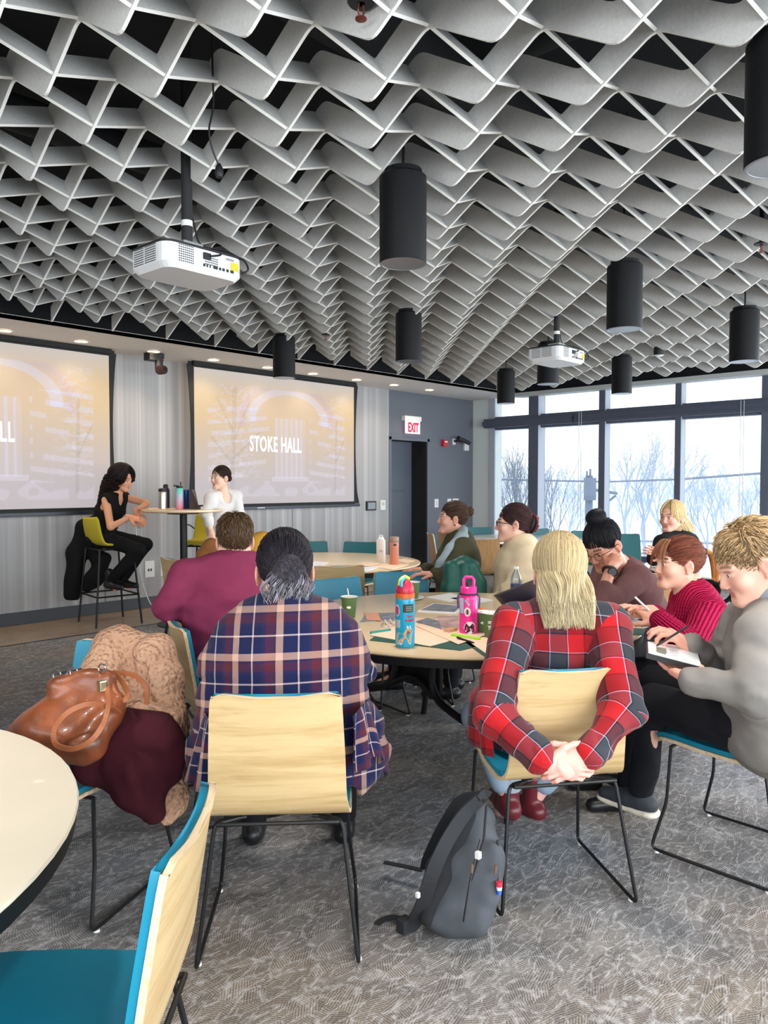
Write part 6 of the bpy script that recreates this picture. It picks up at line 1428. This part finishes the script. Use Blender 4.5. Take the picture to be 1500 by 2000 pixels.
# far table things
t=bottle(744,1100,TZ,[(.037,0),(.040,.004),(.040,.200),(.036,.206)],mat('ivory_bottle',(222,212,200),.5),'ivory water bottle with a clear cap on the far left table'); MB().lathe([(.028,.206),(.028,.222),(.02,.226),(0,.226)],20).tube([(0,-.016,.222),(0,-.016,.242),(0,.016,.242),(0,.016,.222)],.006,6).build('cap',M_white,t,True); sticker(t,.040,-.4,.4,.10,.12,mat('faint_print',(190,180,170),.5))
t=bottle(770,1103,TZ,[(.038,0),(.040,.003),(.040,.19)],mat('coral_bottle',(206,130,104),.45),'coral coloured tumbler beside the ivory bottle'); MB().lathe([(.040,.19),(.0405,.191),(.0395,.235),(.036,.24),(0,.24)],24).build('lid',mat('taupe_lid',(156,124,104),.45),t,True); sticker(t,.040,-.2,.5,.165,.18,S_k)
sheet('booklet',[(636,1113),(690,1107),(745,1106),(700,1120)],TZ,M_wp,'white printed booklets at the near rim of the far left table','booklet',None,.006)
sheet('paper',[(690,1104),(712,1097),(748,1100),(725,1106)],TZ+.007,M_paper,'cream card near the ivory bottle','paper')
sheet('folder',[(725,1106),(752,1100),(798,1102),(765,1112)],TZ,M_paper,'cream folder under the coral tumbler','folder',None,.004)
sheet('paper',[(775,1094),(790,1090),(812,1095),(795,1100)],TZ,M_paper,'cream sheets at the right rim of the far left table','paper')
sheet('booklet',[(596,1108),(612,1096),(642,1098),(620,1110)],TZ,M_wp,'white booklet right beside the dark hair bun on the far table','booklet',None,.006)
# presenters' table things
def tb(px,py,prof,m,label,dz=0):
    p=W(px,py,7.75+dz); return bottle(px,py,HZ,[(r,z) for r,z in prof],m,label) if False else (lambda t:(MB().lathe(prof,24).build('body',m,t,True),t)[1])(thing('water_bottle',label,'bottle',(p[0],p[1],HZ),0))
t=tb(318,992,[(.036,0),(.040,.004),(.040,.17),(.038,.178)],mat('brushed_steel',(190,178,164),.28,.9),'brushed steel tumbler with black lid beside the woman in black',-.1); MB().lathe([(.040,.178),(.041,.180),(.041,.205),(.02,.212),(0,.212)],24).build('lid',M_dark,t,True)
t=tb(324,992,[(.036,0),(.040,.004),(.040,.19),(.03,.21)],M_dark,'tall dark bottle behind the steel tumbler',.1); MB().lathe([(.024,.21),(.026,.235),(.018,.25),(0,.25)],20).build('lid',M_dark,t,True)
m=bpy.data.materials.new('pastel_gradient'); m.use_nodes=True; tt=NT(m); sp=tt.add('ShaderNodeSeparateXYZ'); tt.l.new(tt.coord(),sp.inputs[0]); tt.col(tt.ramp(tt.math('MULTIPLY',sp.outputs[2],5),[(.05,rgb(246,150,176)),(.45,rgb(210,190,220)),(.95,rgb(120,214,204))])); tt.b.inputs['Roughness'].default_value=.4
t=tb(351,993,[(.034,0),(.037,.004),(.037,.20),(.030,.212)],m,'pastel pink to mint bottle with a black straw lid',-.05); MB().lathe([(.030,.212),(.031,.232),(0,.234)],20).tube([(-.01,.0,.23),(-.055,.02,.238)],.008,6).tube([(.012,0,.23),(.014,0,.275)],.006,6).build('straw_lid',M_dark,t,True)
t=tb(364,992,[(.034,0),(.037,.004),(.037,.19),(.030,.196),(0,.196)],mat('blue_metal',(30,62,120),.3,.4),'deep blue bottle behind the laptop on the tall table',.08)
l=thing('laptop','thin dark laptop standing open on the tall table','laptop',(0,0,0)); a=W(372,993,7.6);b=W(389,993,7.72); a[2]=b[2]=HZ
l.location=tuple(a); slab('display',[W(374,956,7.72)-a,W(381,956,7.85)-a,b-a+np.array([0,0,.01]),np.array([0,0,.01])+0*a],.007,mat('laptop_grey',(66,52,46),.4),l); c=b+lr*.2; d=a+lr*.2; slab('base',[0*a+np.array([0,0,.012]),b-a+np.array([0,0,.012]),c-a+np.array([0,0,.012]),d-a+np.array([0,0,.012])],.011,M_dark,l)
for i,(x0,x1,lb) in enumerate(((290,340,'cream papers at the left side of the tall table'),(392,425,'stack of white papers at the right side of the tall table'))):
    a=W(x0,994,7.6);b=W(x1,994,7.6);c=W(x1,994,7.95);d=W(x0,994,7.95)
    for p in (a,b,c,d): p[2]=HZ+.006*(1+i*2)
    o=slab('paper',[a,b,c,d],.005*(1+i*2),M_paper if i==0 else M_wp); tag(o,lb,'paper')
# ================================================================ COATS AND BAGS
def noisemesh(f,amp,fr,seed=0,it=1):
    V,F=f.mesh(); N=vnormals(V,F); V=V+N*((vnoise(V*np.array(fr)+seed)-.5)*2*amp)[:,None]; return smoothV(V,F,it,.4),F
m=bpy.data.materials.new('sherpa_fleece'); m.use_nodes=True; tt=NT(m); vo=tt.add('ShaderNodeTexVoronoi',{'Scale':66}); vo.feature='SMOOTH_F1'; tt.l.new(tt.coord(),vo.inputs['Vector']); nz_=tt.noise(tt.coord(),30,3,.6)
h_=tt.math('ADD',tt.math('MULTIPLY',vo.outputs['Distance'],-.8),tt.math('MULTIPLY',nz_,.6)); tt.col(tt.ramp(tt.noise(tt.coord(),6,3),[(.3,rgb(178,138,112)),(.7,rgb(204,164,136))])); tt.b.inputs['Roughness'].default_value=.98; tt.b.inputs['Specular IOR Level'].default_value=.1; tt.bump(h_,1.0,.022); M_sherpa=m
M_burg=cloth('burgundy_fleece',(64,22,32),.98,90,.7)
ct=thing('fleece_coat','tan sherpa-lined burgundy coat heaped over the chair with the brown bag','coat',(1.3,2.65,0)); cl=np.array([1.3,2.65,0])
f=Fld((.8,2.0,.2),(1.95,3.2,1.1),.0105)
f.chain([W(212,1262,2.90),W(205,1330,2.82),W(205,1400,2.72)],[.070,.085,.095],.05).cap(W(225,1258,2.94),W(312,1272,2.86),.060,.055,.04).cap(W(312,1272,2.85),W(325,1320,2.80),.055,.06,.04).chain([W(245,1258,2.96),W(255,1340,2.86),W(262,1400,2.74)],[.062,.085,.09],.03).chain([W(292,1282,2.82),W(314,1345,2.76),W(332,1410,2.68)],[.060,.070,.065],.03)
f.chain([W(222,1408,2.56),W(275,1396,2.58),W(325,1416,2.6),W(354,1455,2.62)],[.045,.055,.055,.03],.03).chain([W(335,1500,2.60),W(338,1560,2.56),W(326,1598,2.52)],[.05,.045,.03],.03)
for a,b in ((W(222,1265,2.78),W(226,1400,2.66)),(W(282,1300,2.76),W(298,1400,2.66))): f.cap(a,b,.014,.02,.02,sub=True)
V,F=noisemesh(f,.010,(16,16,16),3); npmesh('sherpa_lining',V,F,M_sherpa,ct,None,None,cl)
f=Fld((.7,1.9,.1),(1.9,3.2,1.1),.0105)
f.chain([W(185,1470,2.46),W(240,1442,2.5),W(300,1450,2.5),W(345,1478,2.55)],[.075,.085,.085,.04],.05).chain([W(235,1470,2.46),W(275,1530,2.44),W(300,1585,2.46)],[.08,.075,.035],.05).chain([W(190,1500,2.44),W(250,1500,2.46),W(320,1490,2.52)],[.05,.075,.07],.04)
f.cap(W(262,1468,2.36),W(302,1555,2.38),.018,.03,.03,sub=True).cap(W(205,1475,2.34),W(250,1560,2.34),.016,.026,.03,sub=True).cap(W(300,1462,2.40),W(340,1500,2.42),.014,.02,.02,sub=True).cap(W(215,1452,2.38),W(330,1488,2.42),.010,.02,.02,sub=True)
V,F=noisemesh(f,.012,(12,12,14),5); npmesh('coat_outer',V,F,M_burg,ct,None,None,cl)
# handbag
hb=thing('handbag','cognac brown leather handbag with chrome clips lying on the fleece coat','bag',tuple(W(140,1400,2.4)*np.array([1,1,0])+np.array([0,0,.45]))); hl=np.array(hb.location)
f=Fld(W(140,1400,2.4)-.36,W(140,1400,2.4)+.36,.008)
Rb=frameR(math.atan2(lr[1],lr[0]),.28)   # y axis along image right, tilted up
f.ell(W(118,1420,2.40),(.085,.165,.085),Rb,k=.03).ell(W(165,1385,2.42),(.07,.13,.085),Rb,k=.04).cap(W(95,1440,2.36),W(165,1455,2.32),.065,.06,.05).cap(W(135,1345,2.46),W(205,1322,2.48),.022,.018,.05).cap(W(180,1440,2.32),W(205,1400,2.36),.04,.04,.04)
for a,b,r in ((W(150,1335,2.34),W(120,1385,2.30),.016),(W(188,1340,2.36),W(160,1400,2.30),.014),(W(95,1355,2.33),W(75,1400,2.30),.012)): f.cap(a,b,r,r*.4,.03,sub=True)
f.cap(W(118,1338,2.40),W(205,1322,2.42),.030,.030,.04); V,F=noisemesh(f,.013,(13,13,20),9); m=mat('cognac_leather',(122,64,34),.38,var=.25,vs=11,bump=.35,bs=60,bd=.004,coat=.15); npmesh('leather_body',V,F,m,hb,None,None,hl)
M_strap=mat('tan_leather_strap',(158,92,54),.42,var=.08,bump=.1,bs=120)
def strap(pts,w,th,name,m,parent,loc,nrm=None,closed=False):
    P=[np.array(p,float) for p in arc(pts,.06,4)] if not closed else [np.array(p,float) for p in pts]; b=MB(); n=len(P); V=[];F=[]
    for i,p in enumerate(P):
        t_=nrmz(P[(i+1)%n]-P[i-1]) if closed else nrmz(P[min(i+1,n-1)]-P[max(i-1,0)]); q=np.array(nrm) if nrm is not None else np.array([0,0,1.]); s_=nrmz(np.cross(t_,q)); u_=np.cross(s_,t_)
        for a,b_ in ((-1,-1),(1,-1),(1,1),(-1,1)): V.append(p+s_*a*w/2+u_*b_*th/2-loc)
    for i in range(n if closed else n-1):
        j=(i+1)%n
        for k in range(4): F.append([i*4+k,i*4+(k+1)%4,j*4+(k+1)%4,j*4+k])
    if not closed: F+= [[0,1,2,3],[4*n-1,4*n-2,4*n-3,4*n-4]]
    return meshobj(name,V,F,m,parent)
strap([W(208,1338,2.34),W(214,1368,2.30),W(206,1410,2.24),W(180,1448,2.22),W(140,1466,2.22),W(106,1455,2.24),W(104,1425,2.25),W(130,1390,2.25),W(172,1372,2.27),W(214,1378,2.30),W(232,1392,2.36)],.015,.006,'handle_strap',M_strap,hb,hl,np.array(-lv))
strap([W(212,1318,2.44),W(222,1350,2.40),W(238,1372,2.40),W(252,1358,2.42),W(238,1330,2.46),W(222,1312,2.50)],.015,.006,'handle_strap',M_strap,hb,hl,np.array(-lv))
strap([W(220,1314,2.52),W(262,1316,2.52),W(288,1342,2.50),W(286,1376,2.50)],.015,.006,'handle_strap',M_strap,hb,hl,np.array(-lv))
for px,py in ((200,1305),(202,1318),(145,1312),(137,1318),(112,1318)): MB().tube([W(px,py,2.40)-hl+np.array([math.cos(a)*.012,math.sin(a)*.006,math.sin(a)*.012]) for a in np.linspace(0,6.28,12)[:-1]],.003,6,closed=True).build('chrome_ring',M_chrome,hb,True)
M_gold=mat('pale_gold',(206,186,150),.25,1); c=W(199,1340,2.33)-hl; MB().box(c-np.array([.012,.012,.018]),c+np.array([.012,.012,.018]),.004).build('buckle',M_gold,hb); MB().tube([W(112,1318,2.42)-hl,W(160,1308,2.44)-hl],.006,8).build('zip_edge',M_dark,hb,True)
# backpack
bp=thing('backpack','dark grey backpack slumped against the leg of the blonde person chair','bag',tuple(W(880,1800,2.46)*np.array([1,1,0]))); bl=np.array(bp.location)
f=Fld(W(890,1700,2.45)-.38,W(890,1700,2.45)+.38,.0075)
f.chain([W(880,1770,2.46),W(905,1700,2.50),W(938,1600,2.58)],[.088,.095,.052],.04,(nrmz(lr*.8-lv*.5),1.0)).chain([W(925,1775,2.44),W(940,1700,2.47),W(948,1640,2.52)],[.065,.07,.045],.03).chain([W(855,1788,2.42),W(930,1795,2.40)],[.045,.05],.03).cap(W(948,1740,2.42),W(965,1660,2.46),.045,.03,.02)
f.cap(W(838,1745,2.34),W(915,1600,2.44),.034,.028,.025,sub=True); f.plane((0,0,.004),(0,0,-1))
V,F=noisemesh(f,.015,(13,13,18),12); npmesh('pack_body',V,F,mat('charcoal_canvas',(78,82,88),.85,var=.08,bump=.35,bs=340,bd=.0012,spec=.2),bp,None,None,bl)
M_pb=mat('black_mesh_fabric',(30,31,34),.9,bump=.5,bs=420); M_web=mat('black_webbing',(34,36,40),.8)
f=Fld(W(860,1690,2.42)-.34,W(860,1690,2.42)+.34,.008); f.chain([W(836,1790,2.40),W(860,1700,2.44),W(915,1590,2.52)],[.030,.045,.026],.02); V,F=f.mesh(); npmesh('back_panel',V,F,M_pb,bp,None,None,bl)
strap([W(938,1560,2.52),W(905,1590,2.44),W(868,1650,2.38),W(842,1710,2.36),W(826,1770,2.38),W(806,1806,2.43),W(790,1812,2.43)],.045,.010,'shoulder_strap',M_web,bp,bl,np.array(-lv))
strap([W(944,1556,2.56),W(900,1560,2.58),W(862,1620,2.58),W(835,1680,2.60),W(832,1696,2.62)],.040,.009,'shoulder_strap',M_web,bp,bl,np.array(-lv))
strap([W(826,1700,2.70),W(790,1692,2.74),W(750,1684,2.77)],.022,.004,'strap_tail',M_web,bp,bl); strap([W(800,1798,2.46),W(765,1790,2.50),W(742,1798,2.49),W(722,1830,2.425)],.024,.004,'strap_tail',M_web,bp,bl)
c=W(790,1806,2.43)-bl; MB().box(c-np.array([.022,.018,.022]),c+np.array([.022,.018,.022]),.006).build('buckle',M_web,bp)
strap([W(935,1560,2.50),W(945,1545,2.52),W(958,1552,2.52)],.02,.006,'grab_loop',M_web,bp,bl,np.array(-lv))
MB().tube([W(950,1575,2.48)-bl,W(945,1640,2.42)-bl,W(930,1690,2.38)-bl,W(920,1720,2.36)-bl],.004,6).build('zip',M_dark,bp,True); MB().tube([W(972,1640,2.46)-bl,W(975,1690,2.42)-bl,W(968,1740,2.39)-bl],.004,6).build('zip',M_dark,bp,True)
MB().tube([W(905,1800,2.34)-bl,W(918,1720,2.34)-bl,W(938,1640,2.42)-bl],.0035,6).build('pocket_seam',M_dark,bp,True)
c=W(934,1670,2.36)-bl; MB().box(c-np.array([.008,.008,.011]),c+np.array([.008,.008,.011]),.002).build('white_tag',M_white,bp); c=W(816,1748,2.34)-bl; MB().box(c-np.array([.006,.006,.008]),c+np.array([.006,.006,.008]),.002).build('white_tag',M_white,bp)
for px,py,d_ in ((922,1688,2.35),(968,1690,2.38)): MB().tube([W(px,py,d_)-bl,W(px-1,py+16,d_)-bl],.005,6).build('zip_pull',mat('brown_pull',(110,84,72),.5),bp,True)
MB().tube([W(977,1700,2.39)-bl,W(976,1722,2.39)-bl],.0015,5).build('key_chain',M_chrome,bp)
for i,(cc) in enumerate(((214,50,80),(240,240,240),(60,110,210))): 
    a=W(975,1722+i*8,2.385)-bl; b=W(975,1731+i*8,2.385)-bl; MB().tube([a,b],[.011-.001*i,.010-.002*i],10).build('key_fob',mat('fob_%d'%i if False else ('fob_red','fob_white','fob_blue')[i],cc,.5),bp,True)
# coats on the stool and on the olive woman's chair
f=Fld(W(165,1085,7.95)-.62,W(165,1085,7.95)+.62,.014); f.chain([W(196,1010,8.0),W(168,1030,7.98),W(150,1080,7.96),W(140,1160,7.92)],[.06,.085,.10,.085],.05).chain([W(205,1090,7.95),W(185,1130,7.93),W(170,1150,7.92)],[.07,.09,.05],.05).cap(W(180,1060,7.98),W(200,1125,7.97),.09,.06,.05); 
f.plane(W(140,1172,7.9),(0,0,-1)); V,F=noisemesh(f,.012,(9,9,7),4); cc=np.array([*W(165,1085,7.95)[:2],0]); o=npmesh('coat',V,F,M_blackcloth,None,None,None,cc); o.location=tuple(cc); tag(o,'long black coat hanging over the back of the left bar stool','coat')
backchair('A',905,1106,(-.75,.45),'chair under the dark green coat of the woman in olive')
f=Fld(W(905,1130,5.1)-.5,W(905,1130,5.1)+.5,.011); f.chain([W(878,1108,5.08),W(905,1100,5.1),W(925,1104,5.12)],[.04,.045,.04],.03).chain([W(882,1112,5.04),W(880,1150,5.02),W(876,1172,5.0)],[.05,.065,.06],.03).chain([W(905,1108,5.04),W(908,1150,5.02),W(908,1172,5.0)],[.045,.06,.055],.015).chain([W(924,1108,5.06),W(934,1140,5.04),W(938,1168,5.02)],[.045,.05,.045],.02); V,F=noisemesh(f,.008,(14,14,9),6); cc=np.array([*W(905,1130,5.1)[:2],0]); o=npmesh('coat',V,F,mat('dark_green_shell',(12,84,74),.5,var=.1),None,None,None,cc); o.location=tuple(cc); tag(o,'dark green jacket draped over the chair behind the pink bottle','coat')
f=Fld(W(402,1085,5.2)-.3,W(402,1075,5.2)+.3,.011); f.chain([W(398,1080,5.2),W(412,1068,5.2),W(425,1075,5.2)],[.045,.05,.05],.03).cap(W(400,1090,5.2),W(420,1110,5.2),.05,.06,.03); V,F=noisemesh(f,.008,(14,14,14),6); cc=np.array([*W(402,1075,5.2)[:2],0]); o=npmesh('coat',V,F,mat('ochre_brown_coat',(146,92,46),.8),None,None,None,cc); o.location=tuple(cc); tag(o,'ochre brown jacket bundle just left of the maroon man head','coat')
backchair('A',410,1118,(.3,.9),'chair behind the ochre jacket by the maroon man head')
